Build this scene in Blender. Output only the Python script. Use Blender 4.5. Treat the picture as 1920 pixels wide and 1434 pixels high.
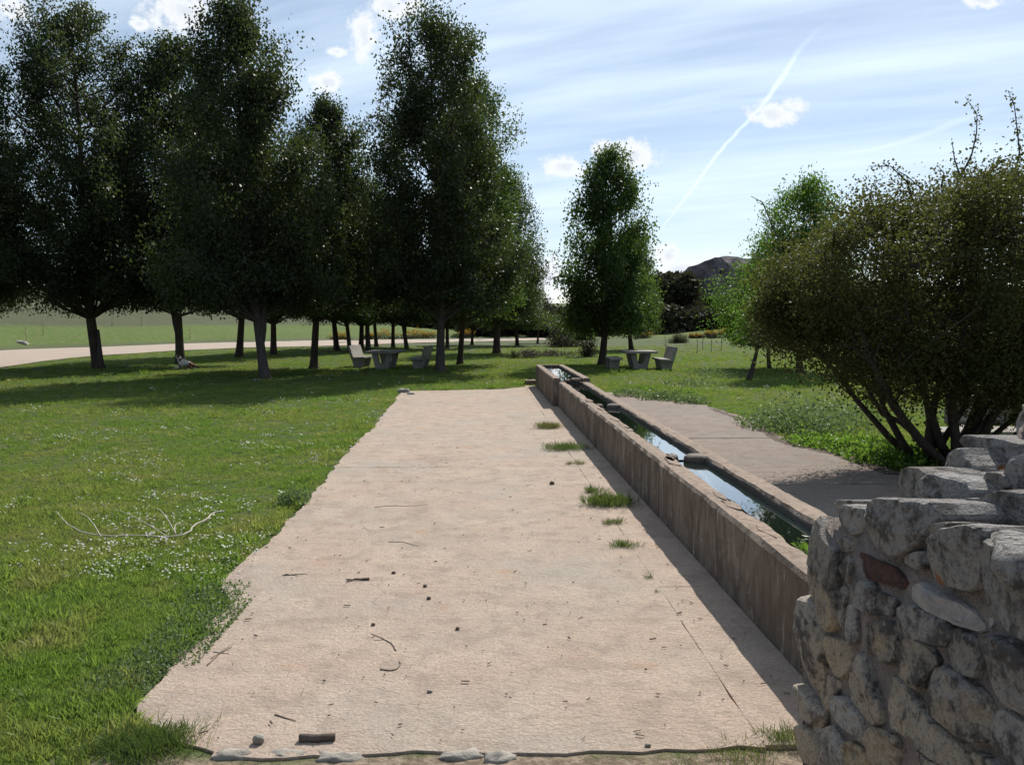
import bpy, bmesh, math, random
import numpy as np
from mathutils import Vector, noise as mnoise

for o in list(bpy.data.objects):
    bpy.data.objects.remove(o, do_unlink=True)
scene = bpy.context.scene
COL = scene.collection

# ------------------------------------------------------------------ camera
CAM_H, FPX = 1.75, 1620.0
YAW, PITCH = math.radians(1.945), math.radians(3.955)
cam_data = bpy.data.cameras.new('camera')
cam = bpy.data.objects.new('camera', cam_data)
COL.objects.link(cam)
cam.location = (0, 0, CAM_H)
cam.rotation_euler = (math.pi / 2 - PITCH, 0, -YAW)
cam_data.sensor_fit = 'HORIZONTAL'
cam_data.sensor_width = 36.0
cam_data.lens = FPX / 1920 * 36.0
cam_data.clip_start, cam_data.clip_end = 0.05, 3000
scene.camera = cam

# ------------------------------------------------------------------ exposure
scene.view_settings.view_transform = 'Standard'
scene.view_settings.look = 'None'
scene.view_settings.exposure = 0.15
scene.view_settings.gamma = 1.0
scene.view_settings.use_curve_mapping = False
scene.cycles.max_bounces = 6
scene.cycles.diffuse_bounces = 3
scene.cycles.glossy_bounces = 3
scene.cycles.transmission_bounces = 4
scene.cycles.transparent_max_bounces = 6
scene.cycles.sample_clamp_indirect = 6.0

# ------------------------------------------------------------------ pixel helpers (1920 x 1434 photograph -> points in the place)
_F = np.array([math.sin(YAW) * math.cos(PITCH), math.cos(YAW) * math.cos(PITCH), -math.sin(PITCH)])
_R = np.array([math.cos(YAW), -math.sin(YAW), 0.0])
_U = np.array([math.sin(YAW) * math.sin(PITCH), math.cos(YAW) * math.sin(PITCH), math.cos(PITCH)])
def ray(px, py):
    return _F + _R * ((px - 960) / FPX) - _U * ((py - 717) / FPX)
def G(px, py, z=0.0):
    d = ray(px, py); t = (z - CAM_H) / d[2]
    return Vector((d[0] * t, d[1] * t, z))
def at_X(px, py, X):
    d = ray(px, py); t = X / d[0]
    return Vector((X, d[1] * t, CAM_H + d[2] * t))
def at_Y(px, py, Y):
    d = ray(px, py); t = Y / d[1]
    return Vector((d[0] * t, Y, CAM_H + d[2] * t))

# ------------------------------------------------------------------ world: sky, sun
SUN_EL, SUN_AZ = math.radians(42.8), math.radians(23.8)      # azimuth from +Y towards +X
world = bpy.data.worlds.new('World'); scene.world = world
world.use_nodes = True
wn = world.node_tree; wn.nodes.clear()
def WN(t, **k):
    n = wn.nodes.new(t)
    for a, b in k.items(): setattr(n, a, b)
    return n
def wlink(a, b): wn.links.new(a, b)
def wmath(op, a, b=None, c=None, clamp=False):
    n = WN('ShaderNodeMath', operation=op); n.use_clamp = clamp
    for i, v in enumerate((a, b, c)):
        if v is None: continue
        if isinstance(v, (int, float)): n.inputs[i].default_value = v
        else: wlink(v, n.inputs[i])
    return n.outputs[0]
def wsmooth(v, lo, hi, a=0.0, b=1.0):
    n = WN('ShaderNodeMapRange', interpolation_type='SMOOTHSTEP')
    wlink(v, n.inputs[0])
    for i, q in enumerate((lo, hi, a, b)): n.inputs[i + 1].default_value = q
    return n.outputs[0]
def wvec(op, a, b):
    n = WN('ShaderNodeVectorMath', operation=op)
    for i, v in enumerate((a, b)):
        if v is None: continue
        if isinstance(v, tuple): n.inputs[i].default_value = v
        else: wlink(v, n.inputs[i])
    return n
def wnoise(vec, scale, detail=5, rough=.55):
    n = WN('ShaderNodeTexNoise'); n.inputs['Scale'].default_value = scale
    n.inputs['Detail'].default_value = detail; n.inputs['Roughness'].default_value = rough
    wlink(vec, n.inputs['Vector']); return n.outputs['Fac']
sky = WN('ShaderNodeTexSky', sky_type='NISHITA')
sky.sun_disc = False
sky.sun_elevation = SUN_EL
sky.sun_rotation = SUN_AZ
sky.altitude = 800
sky.air_density = 1.0; sky.dust_density = .7; sky.ozone_density = 1.2
tc = WN('ShaderNodeTexCoord')
dirv = wvec('NORMALIZE', tc.outputs['Generated'], None).outputs[0]
fw = wvec('DOT_PRODUCT', dirv, (math.sin(YAW), math.cos(YAW), 0)).outputs['Value']
rt = wvec('DOT_PRODUCT', dirv, (math.cos(YAW), -math.sin(YAW), 0)).outputs['Value']
sepd = WN('ShaderNodeSeparateXYZ'); wlink(dirv, sepd.inputs[0])
zz = sepd.outputs[2]
fws = wmath('MAXIMUM', fw, 0.02)
uu = wmath('DIVIDE', rt, fws); vv = wmath('DIVIDE', zz, fws)
infront = wsmooth(fw, 0.05, 0.2)
def UV(px, py):
    cy = -(py - 717) / FPX; cx = (px - 960) / FPX
    q = math.cos(PITCH) + cy * math.sin(PITCH)
    return cx / q, (-math.sin(PITCH) + cy * math.cos(PITCH)) / q
uvc = WN('ShaderNodeCombineXYZ'); wlink(uu, uvc.inputs[0]); wlink(vv, uvc.inputs[1])
uv = uvc.outputs[0]
# small cumulus clouds (position, half size in photograph pixels)
CLOUDS = [(1450, 214, 48, 24), (1488, 200, 26, 15), (1062, 314, 42, 21), (1185, 294, 52, 28), (1135, 280, 26, 18), (1255, 480, 30, 28),
          (1285, 505, 70, 30), (615, 156, 27, 20), (345, 22, 70, 42), (685, 68, 28, 48), (740, 14, 52, 26),
          (630, 97, 20, 9), (262, 46, 20, 14), (25, 20, 40, 26), (1030, 520, 26, 40), (1845, 2, 46, 14)]
nz1 = wnoise(uv, 34, 7, .68)
nz2 = wnoise(uv, 90, 4, .6)
nzc = wmath('ADD', wmath('MULTIPLY', wmath('SUBTRACT', nz1, .5), 2.7), wmath('MULTIPLY', wmath('SUBTRACT', nz2, .5), 1.3))
acc = None
for (px, py, a, b) in CLOUDS:
    u0, v0 = UV(px, py)
    s = wvec('SUBTRACT', uv, (u0, v0, 0)).outputs[0]
    s = wvec('MULTIPLY', s, (FPX / a, FPX / b, 0)).outputs[0]
    d = wvec('LENGTH', s, None).outputs['Value']
    acc = d if acc is None else wmath('SMOOTH_MIN', acc, d, .25)
cum = wsmooth(wmath('ADD', acc, nzc), 1.25, 0.5)
cum = wmath('MULTIPLY', cum, infront)
core = wmath('MULTIPLY', wsmooth(wmath('ADD', acc, wmath('MULTIPLY', nzc, .6)), 0.55, 0.0), .55)
# the same kind of small clouds round the rest of the sky
gcl = wnoise(wvec('MULTIPLY', dirv, (1, 1, 2.2)).outputs[0], 7.0, 7, .6)
gmask = wmath('MULTIPLY', wsmooth(gcl, .64, .70), wsmooth(zz, .03, .1))
side = wsmooth(wmath('ABSOLUTE', uu), .66, .8)
outside = wmath('MAXIMUM', side, wmath('SUBTRACT', 1.0, infront))
outside = wmath('MAXIMUM', outside, wsmooth(vv, .5, .6))
cum = wmath('MAXIMUM', cum, wmath('MULTIPLY', gmask, outside))
# cirrus: long streaks on a high plane
zc = wmath('MAXIMUM', zz, 0.04)
dv = WN('ShaderNodeCombineXYZ')
wlink(wmath('DIVIDE', sepd.outputs[0], wmath('ADD', zc, .12)), dv.inputs[0]); wlink(wmath('DIVIDE', sepd.outputs[1], wmath('ADD', zc, .12)), dv.inputs[1])
mp = WN('ShaderNodeMapping', vector_type='TEXTURE'); wlink(dv.outputs[0], mp.inputs[0])
mp.inputs['Rotation'].default_value = (0, 0, math.radians(-24)); mp.inputs['Scale'].default_value = (3.4, .8, 1)
c1 = wnoise(mp.outputs[0], 1.5, 6, .55)
mp2 = WN('ShaderNodeMapping', vector_type='TEXTURE'); wlink(dv.outputs[0], mp2.inputs[0])
mp2.inputs['Rotation'].default_value = (0, 0, math.radians(-29)); mp2.inputs['Scale'].default_value = (2.2, .36, 1)
c2 = wnoise(mp2.outputs[0], 2.2, 5, .6)
cir = wmath('ADD', wmath('ADD', wmath('MULTIPLY', wsmooth(c1, .30, .74), .66), .14), wmath('MULTIPLY', wsmooth(c2, .42, .70), .17), clamp=True)
# contrails: a line u(v), fine and bright low down, wider and fading above
def contrail(pts, w0, w1, strength):
    global cir
    us = [UV(*p) for p in pts]
    v0, v1 = us[0][1], us[-1][1]; u0, u1 = min(u for u, _ in us), max(u for u, _ in us)
    t = wmath('DIVIDE', wmath('SUBTRACT', vv, v0), v1 - v0)
    fc = WN('ShaderNodeFloatCurve'); cu = fc.mapping.curves[0]
    while len(cu.points) < len(us): cu.points.new(.5, .5)
    for p, (u, v) in zip(cu.points, us): p.location = ((v - v0) / (v1 - v0), (u - u0) / (u1 - u0)); p.handle_type = 'AUTO'
    fc.mapping.update()
    wlink(wmath('MAXIMUM', wmath('MINIMUM', t, 1.0), 0.0), fc.inputs['Value'])
    uc = wmath('ADD', wmath('MULTIPLY', fc.outputs[0], u1 - u0), u0)
    wob = wmath('MULTIPLY', wmath('SUBTRACT', wnoise(uv, 70, 3), .5), .006)
    d = wmath('ABSOLUTE', wmath('ADD', wmath('SUBTRACT', uu, uc), wob))
    w = wmath('ADD', wmath('MULTIPLY', t, (w1 - w0) / FPX), w0 / FPX)
    m = wmath('SUBTRACT', 1.0, wmath('DIVIDE', d, w), clamp=True)
    fade = wmath('MULTIPLY', wsmooth(t, -.01, .08), wsmooth(t, 1.0, .55))
    m = wmath('MULTIPLY', wmath('MULTIPLY', m, fade), infront)
    m = wmath('MULTIPLY', m, wmath('ADD', wmath('MULTIPLY', wnoise(uv, 120, 3), .9), .45))
    cir = wmath('ADD', cir, wmath('MULTIPLY', m, strength), clamp=True)
contrail([(1225, 448), (1262, 400), (1305, 345), (1345, 290), (1385, 245), (1430, 196), (1470, 140), (1515, 75), (1600, 14)], 3.0, 10, .75)
contrail([(1560, 292), (1660, 275), (1740, 250), (1830, 215), (1920, 182)], 18, 34, .28)
mixc = WN('ShaderNodeMix', data_type='RGBA'); mixc.clamp_factor = True
wlink(cir, mixc.inputs['Factor'])
sunv = (math.cos(SUN_EL) * math.sin(SUN_AZ), math.cos(SUN_EL) * math.cos(SUN_AZ), math.sin(SUN_EL))
fsc = wsmooth(wvec('DOT_PRODUCT', dirv, sunv).outputs['Value'], -.1, .95, .42, 1.25)      # thin cloud scatters forward, brightest round the sun
cc = WN('ShaderNodeVectorMath', operation='SCALE'); cc.inputs[0].default_value = (7.3, 8.6, 9.9); wlink(fsc, cc.inputs['Scale'])
wlink(sky.outputs[0], mixc.inputs['A']); wlink(cc.outputs[0], mixc.inputs['B'])
ccol = WN('ShaderNodeMix', data_type='RGBA')
wlink(core, ccol.inputs['Factor']); ccol.inputs['A'].default_value = (9.6, 9.9, 10.2, 1); ccol.inputs['B'].default_value = (6.6, 7.2, 8.4, 1)
mixd = WN('ShaderNodeMix', data_type='RGBA')
wlink(wmath('MULTIPLY', cum, .95), mixd.inputs['Factor'])
wlink(mixc.outputs['Result'], mixd.inputs['A']); wlink(ccol.outputs['Result'], mixd.inputs['B'])
bg = WN('ShaderNodeBackground'); bg.inputs['Strength'].default_value = 0.092
wlink(mixd.outputs['Result'], bg.inputs['Color'])
wo = WN('ShaderNodeOutputWorld'); wlink(bg.outputs[0], wo.inputs[0])

sun_d = bpy.data.lights.new('sun', 'SUN'); sun_d.energy = 5.0; sun_d.angle = math.radians(0.53); sun_d.color = (1.0, .95, .87)
sun = bpy.data.objects.new('sun', sun_d); COL.objects.link(sun)
sdir = Vector((math.cos(SUN_EL) * math.sin(SUN_AZ), math.cos(SUN_EL) * math.cos(SUN_AZ), math.sin(SUN_EL)))
sun.rotation_euler = (-sdir).to_track_quat('-Z', 'Y').to_euler()
sun.location = sdir * 60

# ------------------------------------------------------------------ object helpers
def tag(o, label=None, cat=None, group=None, kind=None):
    if label: o['label'] = label
    if cat: o['category'] = cat
    if group: o['group'] = group
    if kind: o['kind'] = kind
    return o
def empty(name, loc=(0, 0, 0), rz=0.0):
    o = bpy.data.objects.new(name, None); COL.objects.link(o)
    o.location = loc; o.rotation_euler = (0, 0, rz); o.empty_display_size = .2
    return o
def mesh_obj(name, verts, faces, mat, parent=None, smooth=False, loc=None):
    me = bpy.data.meshes.new(name)
    me.from_pydata([tuple(v) for v in verts], [], faces)
    me.update()
    if smooth: me.polygons.foreach_set('use_smooth', [True] * len(me.polygons))
    if mat: me.materials.append(mat)
    o = bpy.data.objects.new(name, me); COL.objects.link(o)
    if parent: o.parent = parent
    if loc is not None: o.location = loc
    return o
def quads_mesh(name, V, mat, n=4):
    """V: (N*n,3) array, every n verts one face"""
    me = bpy.data.meshes.new(name)
    N = len(V) // n
    me.vertices.add(len(V)); me.vertices.foreach_set('co', np.asarray(V, np.float32).ravel())
    me.loops.add(len(V)); me.loops.foreach_set('vertex_index', np.arange(len(V), dtype=np.int32))
    me.polygons.add(N)
    me.polygons.foreach_set('loop_start', np.arange(0, len(V), n, dtype=np.int32))
    me.polygons.foreach_set('loop_total', np.full(N, n, dtype=np.int32))
    me.update(calc_edges=True)
    if mat: me.materials.append(mat)
    return me
def link(name, me, parent=None):
    o = bpy.data.objects.new(name, me); COL.objects.link(o)
    if parent: o.parent = parent
    return o
class MB:
    def __init__(s): s.v = []; s.f = []
    def tube(s, pts, rad, sides=7, cap=True):
        pts = [Vector(p) for p in pts]; b0 = len(s.v); n = len(pts)
        prev = None
        for i, p in enumerate(pts):
            t = (pts[min(i + 1, n - 1)] - pts[max(i - 1, 0)]).normalized()
            if prev is None: a = t.cross(Vector((.3, 1, .2))).normalized()
            else: a = (prev - t * prev.dot(t)).normalized()
            prev = a; b = t.cross(a)
            r = rad[i] if hasattr(rad, '__len__') else rad
            for k in range(sides):
                an = 2 * math.pi * k / sides
                s.v.append(p + (a * math.cos(an) + b * math.sin(an)) * r)
        for i in range(n - 1):
            for k in range(sides):
                k2 = (k + 1) % sides
                s.f.append((b0 + i * sides + k, b0 + i * sides + k2, b0 + (i + 1) * sides + k2, b0 + (i + 1) * sides + k))
        if cap:
            s.f.append(tuple(b0 + k for k in reversed(range(sides))))
            s.f.append(tuple(b0 + (n - 1) * sides + k for k in range(sides)))
    def prism(s, poly, axis_fn):
        """poly: 2D outline, axis_fn(p, t) -> 3D for t = 0, 1"""
        b0 = len(s.v); n = len(poly)
        for t in (0, 1):
            for p in poly: s.v.append(Vector(axis_fn(p, t)))
        for k in range(n):
            k2 = (k + 1) % n
            s.f.append((b0 + k, b0 + k2, b0 + n + k2, b0 + n + k))
        s.f.append(tuple(b0 + k for k in reversed(range(n)))); s.f.append(tuple(b0 + n + k for k in range(n)))
    def rings(s, rings, close_ends=True):
        b0 = len(s.v); n = len(rings[0])
        for r in rings:
            for p in r: s.v.append(Vector(p))
        for i in range(len(rings) - 1):
            for k in range(n):
                k2 = (k + 1) % n
                s.f.append((b0 + i * n + k, b0 + i * n + k2, b0 + (i + 1) * n + k2, b0 + (i + 1) * n + k))
        if close_ends:
            s.f.append(tuple(b0 + k for k in reversed(range(n))))
            e = b0 + (len(rings) - 1) * n
            s.f.append(tuple(e + k for k in range(n)))
    def build(s, name, mat, parent=None, smooth=False, fix=True, bevel=0):
        o = mesh_obj(name, s.v, s.f, mat, parent, smooth)
        if fix:
            bm = bmesh.new(); bm.from_mesh(o.data); bmesh.ops.recalc_face_normals(bm, faces=bm.faces); bm.to_mesh(o.data); bm.free()
        if bevel:
            m = o.modifiers.new('bevel', 'BEVEL'); m.width = bevel; m.segments = 2; m.limit_method = 'ANGLE'
        return o
def fbm(p, s=1.0, o=3):
    return mnoise.fractal(Vector(p) * s, 1.0, 2.0, o)
def inpoly(x, y, poly):
    x = np.asarray(x); y = np.asarray(y); inside = np.zeros(x.shape, bool)
    n = len(poly); j = n - 1
    for i in range(n):
        xi, yi = poly[i][0], poly[i][1]; xj, yj = poly[j][0], poly[j][1]
        c = ((yi > y) != (yj > y)) & (x < (xj - xi) * (y - yi) / (yj - yi + 1e-12) + xi)
        inside ^= c; j = i
    return inside

# ------------------------------------------------------------------ material helpers
class NT:
    def __init__(s, name):
        s.m = bpy.data.materials.new(name); s.m.use_nodes = True
        s.t = s.m.node_tree; s.b = s.t.nodes['Principled BSDF']; s.out = s.t.nodes['Material Output']
        s.pos = s.n('ShaderNodeNewGeometry').outputs['Position']
    def n(s, t, **k):
        q = s.t.nodes.new(t)
        for a, b in k.items(): setattr(q, a, b)
        return q
    def l(s, a, b): s.t.links.new(a, b)
    def set(s, k, v):
        i = s.b.inputs[k]
        if isinstance(v, (int, float)): i.default_value = v
        elif isinstance(v, tuple): i.default_value = (*v, 1) if len(v) == 3 else v
        else: s.l(v, i)
    def obj(s): return s.n('ShaderNodeTexCoord').outputs['Object']
    def rand(s): return s.n('ShaderNodeObjectInfo').outputs['Random']
    def scale(s, vec, sc, rot=(0, 0, 0)):
        q = s.n('ShaderNodeMapping'); s.l(vec, q.inputs[0]); q.inputs['Scale'].default_value = sc; q.inputs['Rotation'].default_value = rot
        return q.outputs[0]
    def noise(s, scale, detail=4, rough=.55, vec=None, dist=0):
        q = s.n('ShaderNodeTexNoise'); q.inputs['Scale'].default_value = scale; q.inputs['Detail'].default_value = detail
        q.inputs['Roughness'].default_value = rough; q.inputs['Distortion'].default_value = dist
        s.l(vec if vec is not None else s.pos, q.inputs['Vector']); return q.outputs['Fac']
    def voro(s, scale, feature='F1', vec=None):
        q = s.n('ShaderNodeTexVoronoi', feature=feature); q.inputs['Scale'].default_value = scale
        s.l(vec if vec is not None else s.pos, q.inputs['Vector']); return q.outputs['Distance']
    def ramp(s, fac, lo, hi, a=0.0, b=1.0):
        q = s.n('ShaderNodeMapRange', interpolation_type='SMOOTHSTEP'); s.l(fac, q.inputs[0])
        for i, v in enumerate((lo, hi, a, b)): q.inputs[i + 1].default_value = v
        return q.outputs[0]
    def mix(s, fac, a, b, mode='MIX'):
        q = s.n('ShaderNodeMix', data_type='RGBA', blend_type=mode)
        for k, v in (('Factor', fac), ('A', a), ('B', b)):
            i = [x for x in q.inputs if x.name == k and (x.type == 'RGBA' or k == 'Factor')][0]
            if isinstance(v, (int, float)): i.default_value = v
            elif isinstance(v, tuple): i.default_value = (*v, 1)
            else: s.l(v, i)
        return [x for x in q.outputs if x.type == 'RGBA'][0]
    def math(s, op, a, b=None, clamp=False):
        q = s.n('ShaderNodeMath', operation=op); q.use_clamp = clamp
        for i, v in enumerate((a, b)):
            if v is None: continue
            if isinstance(v, (int, float)): q.inputs[i].default_value = v
            else: s.l(v, q.inputs[i])
        return q.outputs[0]
    def bump(s, h, strength=.5, dist=.02, prev=None):
        q = s.n('ShaderNodeBump'); q.inputs['Strength'].default_value = strength; q.inputs['Distance'].default_value = dist
        s.l(h, q.inputs['Height'])
        if prev is not None: s.l(prev, q.inputs['Normal'])
        s.l(q.outputs[0], s.b.inputs['Normal']); return q.outputs[0]
    def leafy(s, col, trans_col, trans=.35, rough=.45, spec=.5):
        """leaf shader: principled front plus light coming through"""
        s.set('Base Color', col); s.set('Roughness', rough); s.set('Specular IOR Level', spec)
        tr = s.n('ShaderNodeBsdfTranslucent')
        if isinstance(trans_col, tuple): tr.inputs[0].default_value = (*trans_col, 1)
        else: s.l(trans_col, tr.inputs[0])
        mx = s.n('ShaderNodeMixShader'); mx.inputs[0].default_value = trans
        s.l(s.b.outputs[0], mx.inputs[1]); s.l(tr.outputs[0], mx.inputs[2]); s.l(mx.outputs[0], s.out.inputs['Surface'])
        return s.m

def mat_paving(name='worn_concrete_paving', tint=(1, 1, 1), crack=.35):
    t = NT(name)
    big = t.noise(.5, 4, .6); mid = t.noise(2.1, 5, .62)
    c = t.mix(t.ramp(big, .40, .60), (.42, .318, .25), (.375, .315, .255))
    c = t.mix(t.ramp(mid, .44, .64, 0, .6), c, (.49, .385, .305))
    sp = t.noise(1.3, 6, .7)
    c = t.mix(t.ramp(sp, .57, .70, 0, .75), c, (.40, .235, .145))
    dk = t.noise(4.5, 6, .7)
    c = t.mix(t.ramp(dk, .48, .64, 0, .7), c, (.27, .215, .17))
    gr = t.noise(.9, 5, .65, t.scale(t.pos, (1, 1, 1), (0, 0, 1)))
    c = t.mix(t.ramp(gr, .52, .66, 0, .6), c, (.355, .325, .28))
    fine = t.noise(60, 4, .7)
    c = t.mix(t.ramp(fine, .42, .62, 0, .6), c, (.26, .205, .162))
    peb = t.voro(34)
    c = t.mix(t.ramp(peb, .20, .06, 0, .55), c, (.52, .45, .385))
    rip = t.noise(26, 4, .65, vec=t.scale(t.pos, (.75, 1.2, 1), (0, 0, .5)), dist=.6)
    c = t.mix(t.ramp(rip, .46, .62, 0, .3), c, (.26, .20, .157))
    pit = t.voro(9.0)
    c = t.mix(t.ramp(pit, .07, .02, 0, .55), c, (.14, .11, .085))
    cr = t.n('ShaderNodeTexVoronoi', feature='DISTANCE_TO_EDGE'); cr.inputs['Scale'].default_value = .42 if crack < .5 else 1.1
    wv = t.n('ShaderNodeVectorMath', operation='MULTIPLY_ADD'); nzv = t.n('ShaderNodeTexNoise'); nzv.inputs['Scale'].default_value = 1.6; nzv.inputs['Detail'].default_value = 6; t.l(t.pos, nzv.inputs['Vector'])
    t.l(nzv.outputs['Color'], wv.inputs[0]); wv.inputs[1].default_value = (1.1, 1.1, 0); t.l(t.pos, wv.inputs[2]); t.l(wv.outputs[0], cr.inputs['Vector'])
    ck = t.math('MULTIPLY', t.ramp(cr.outputs['Distance'], .0045, .0015), t.ramp(t.noise(.7, 3, .5), .50, .58))
    c = t.mix(t.math('MULTIPLY', ck, crack), c, (.10, .08, .062))
    dirt = t.noise(.8, 6, .68, t.scale(t.pos, (1, .45, 1), (0, 0, .3)))
    c = t.mix(t.ramp(dirt, .54, .68, 0, .5), c, (.235, .185, .145))
    c = t.mix(1.0, c, tuple(q * 1.12 for q in tint), 'MULTIPLY')
    t.set('Base Color', c); t.set('Roughness', .92); t.set('Specular IOR Level', .2)
    h = t.math('ADD', t.math('MULTIPLY', rip, .55), t.math('MULTIPLY', fine, .55))
    h = t.math('ADD', h, t.math('MULTIPLY', mid, 1.4))
    t.bump(h, .85, .022)
    return t.m
def mat_concrete(name, a, b, dark, streak=0.0, bumpd=.012, wet=None):
    t = NT(name); p = t.obj()
    n1 = t.noise(2.2, 5, .6, p); n2 = t.noise(14, 5, .65, p)
    c = t.mix(t.ramp(n1, .35, .68), a, b)
    c = t.mix(t.ramp(n2, .48, .75, 0, .6), c, dark)
    if streak:
        st = t.noise(6, 5, .7, t.scale(p, (1.7, 1.7, .16)))
        c = t.mix(t.ramp(st, .42, .62, 0, streak), c, dark)
        st2 = t.noise(9, 4, .7, t.scale(p, (1.6, 1.6, .11)))
        c = t.mix(t.ramp(st2, .60, .74, 0, .55), c, (.46, .42, .37))
        st3 = t.noise(1.1, 3, .6, p)
        c = t.mix(t.ramp(st3, .5, .75, 0, .6), c, (.17, .115, .08))
    n3 = t.noise(60, 3, .7, p)
    c = t.mix(t.ramp(n3, .5, .8, 0, .35), c, (.12, .10, .085))
    t.set('Base Color', c); t.set('Roughness', .9); t.set('Specular IOR Level', .25)
    h = t.math('ADD', n2, t.math('MULTIPLY', n3, .4))
    t.bump(h, .7, bumpd)
    return t.m
def mat_stone():
    t = NT('lichened_limestone')
    r = t.rand(); p = t.obj()
    n1 = t.noise(9, 6, .7, p); n2 = t.noise(34, 5, .72, p); n3 = t.noise(3.4, 4, .6, p); n4 = t.noise(80, 3, .7, p)
    sz = t.n('ShaderNodeSeparateXYZ'); t.l(t.pos, sz.inputs[0])
    warm = t.mix(r, (.66, .52, .33), (.70, .60, .50))
    grey = t.mix(r, (.50, .45, .39), (.64, .59, .53))
    c = t.mix(t.ramp(t.math('ADD', t.math('ADD', t.math('MULTIPLY', r, .6), t.math('MULTIPLY', n3, .6)), t.math('MULTIPLY', sz.outputs[2], .35)), .70, 1.08), warm, grey)  # low stones warmer: bounce light off the paving painted into their colour
    up = t.math('ADD', sz.outputs[2], t.math('MULTIPLY', t.math('SUBTRACT', n1, .5), 1.4))
    c = t.mix(t.ramp(up, .50, .95, 0, .8), c, t.mix(r, (.33, .315, .31), (.48, .46, .45)))
    c = t.mix(t.math('MULTIPLY', t.ramp(n1, .48, .60, 0, .8), t.ramp(up, .1, .8, .25, 1.0)), c, (.080, .074, .070))
    c = t.mix(t.ramp(n2, .51, .64, 0, .45), c, (.13, .117, .105))
    c = t.mix(t.ramp(n2, .46, .34, 0, .7), c, (.47, .445, .41))
    c = t.mix(t.ramp(n4, .55, .68, 0, .5), c, (.06, .055, .05))
    li = t.voro(4.2)
    lm = t.math('MULTIPLY', t.math('MULTIPLY', t.ramp(li, .16, .10), t.ramp(n2, .40, .52)), t.ramp(sz.outputs[2], .95, 1.15))
    c = t.mix(lm, c, (.42, .16, .045))
    t.set('Base Color', c); t.set('Roughness', .95); t.set('Specular IOR Level', .15)
    h = t.math('ADD', t.math('MULTIPLY', n1, 1.0), t.math('ADD', t.math('MULTIPLY', n2, .7), t.math('MULTIPLY', n4, .3)))
    t.bump(h, 1.0, .07)
    return t.m
def mat_simple(name, a, b, sc=8, rough=.9, bumpd=.01, bs=.5, obj=True, spec=.25):
    t = NT(name); p = t.obj() if obj else t.pos
    n = t.noise(sc, 5, .65, p); n2 = t.noise(sc * 5, 4, .65, p)
    c = t.mix(t.ramp(n, .35, .68), a, b)
    c = t.mix(t.ramp(n2, .5, .75, 0, .5), c, tuple(q * .45 for q in a))
    t.set('Base Color', c); t.set('Roughness', rough); t.set('Specular IOR Level', spec)
    t.bump(t.math('ADD', n, t.math('MULTIPLY', n2, .5)), bs, bumpd)
    return t.m
def mat_bark(name, a, b, lich=(.22, .13, .04), amt=.5):
    t = NT(name); p = t.obj()
    st = t.noise(7, 5, .7, t.scale(p, (2.2, 2.2, .45)))
    c = t.mix(t.ramp(st, .36, .66), a, b)
    n1 = t.noise(2.2, 4, .6, p)
    c = t.mix(t.ramp(n1, .5, .72, 0, amt), c, lich)
    t.set('Base Color', c); t.set('Roughness', .95); t.set('Specular IOR Level', .15)
    t.bump(st, .9, .03)
    return t.m
def mat_leaf(name, a, b, tr, trans=.35, rough=.42, spec=.55, sc=.8):
    t = NT(name); p = t.obj()
    n = t.noise(sc, 3, .6, p); n2 = t.noise(9, 3, .7, p)
    c = t.mix(t.ramp(n, .35, .65), a, b)
    c = t.mix(t.ramp(n2, .4, .75, 0, .5), c, tuple(q * .55 for q in a))
    return t.leafy(c, tr, trans, rough, spec)
def mat_grass(name, cols, tr, trans=.4, scale=.35):
    t = NT(name)
    oi = t.n('ShaderNodeObjectInfo')
    n = t.noise(scale, 4, .6, oi.outputs['Location']); n2 = t.noise(scale * 5, 3, .6, oi.outputs['Location'])
    c = t.mix(t.ramp(n, .36, .64), cols[0], cols[1])
    c = t.mix(t.ramp(n2, .46, .70, 0, .8), c, cols[2])
    c = t.mix(t.math('MULTIPLY', oi.outputs['Random'], .5), c, cols[3])
    trc = t.mix(1.0, c, tr, 'MULTIPLY')
    return t.leafy(c, trc, trans, .55, .3)

# ------------------------------------------------------------------ the setting: terrain, road, paving
ROAD_FAR = [(-260, 668), (-120, 660), (0, 656), (180, 651), (340, 644.5), (490, 640.5), (640, 637.5), (770, 636.2), (900, 635.2), (1020, 634)]
ROAD_NEAR = [(-260, 716), (-120, 701), (0, 689), (90, 676), (180, 667), (330, 657.5), (460, 652), (640, 648), (770, 643), (900, 640.2), (1030, 637.4)]
rf = [G(*p) for p in ROAD_FAR]; rn = [G(*p) for p in ROAD_NEAR]
rfx = np.array([p.x for p in rf]); rfy = np.array([p.y for p in rf])
def sstep(t, a, b):
    t = np.clip((t - a) / (b - a), 0, 1); return t * t * (3 - 2 * t)
def terrain(x, y):
    x = np.asarray(x, float); y = np.asarray(y, float)
    t = np.maximum(y - np.interp(x, rfx, rfy), 0)
    left = 1 - .72 * sstep(x, -22, 2)
    h = left * (  .112 * np.minimum(t, 15) * sstep(t, 0, 6) + .062 * np.maximum(t - 16, 0))
    h = np.minimum(h, 9 + h * .1)
    r = sstep(x, 8, 30)
    h = h * (1 - r) + r * .03 * np.maximum(y - 52, 0)
    return h - .02
PAVE_EDGE = [(395, 1412), (335, 1386), (262, 1347), (248, 1318), (300, 1268), (330, 1232), (385, 1190), (395, 1165), (430, 1140), (418, 1092), (450, 1062),
             (500, 1018), (530, 985), (575, 940), (610, 900), (648, 852), (668, 828), (700, 802), (712, 785), (740, 752), (748, 738), (765, 733)]
pave_left = [G(*p) for p in PAVE_EDGE]
far_y0, far_y1 = G(765, 733).y, G(1003, 723).y
JX = 1.165
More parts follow.
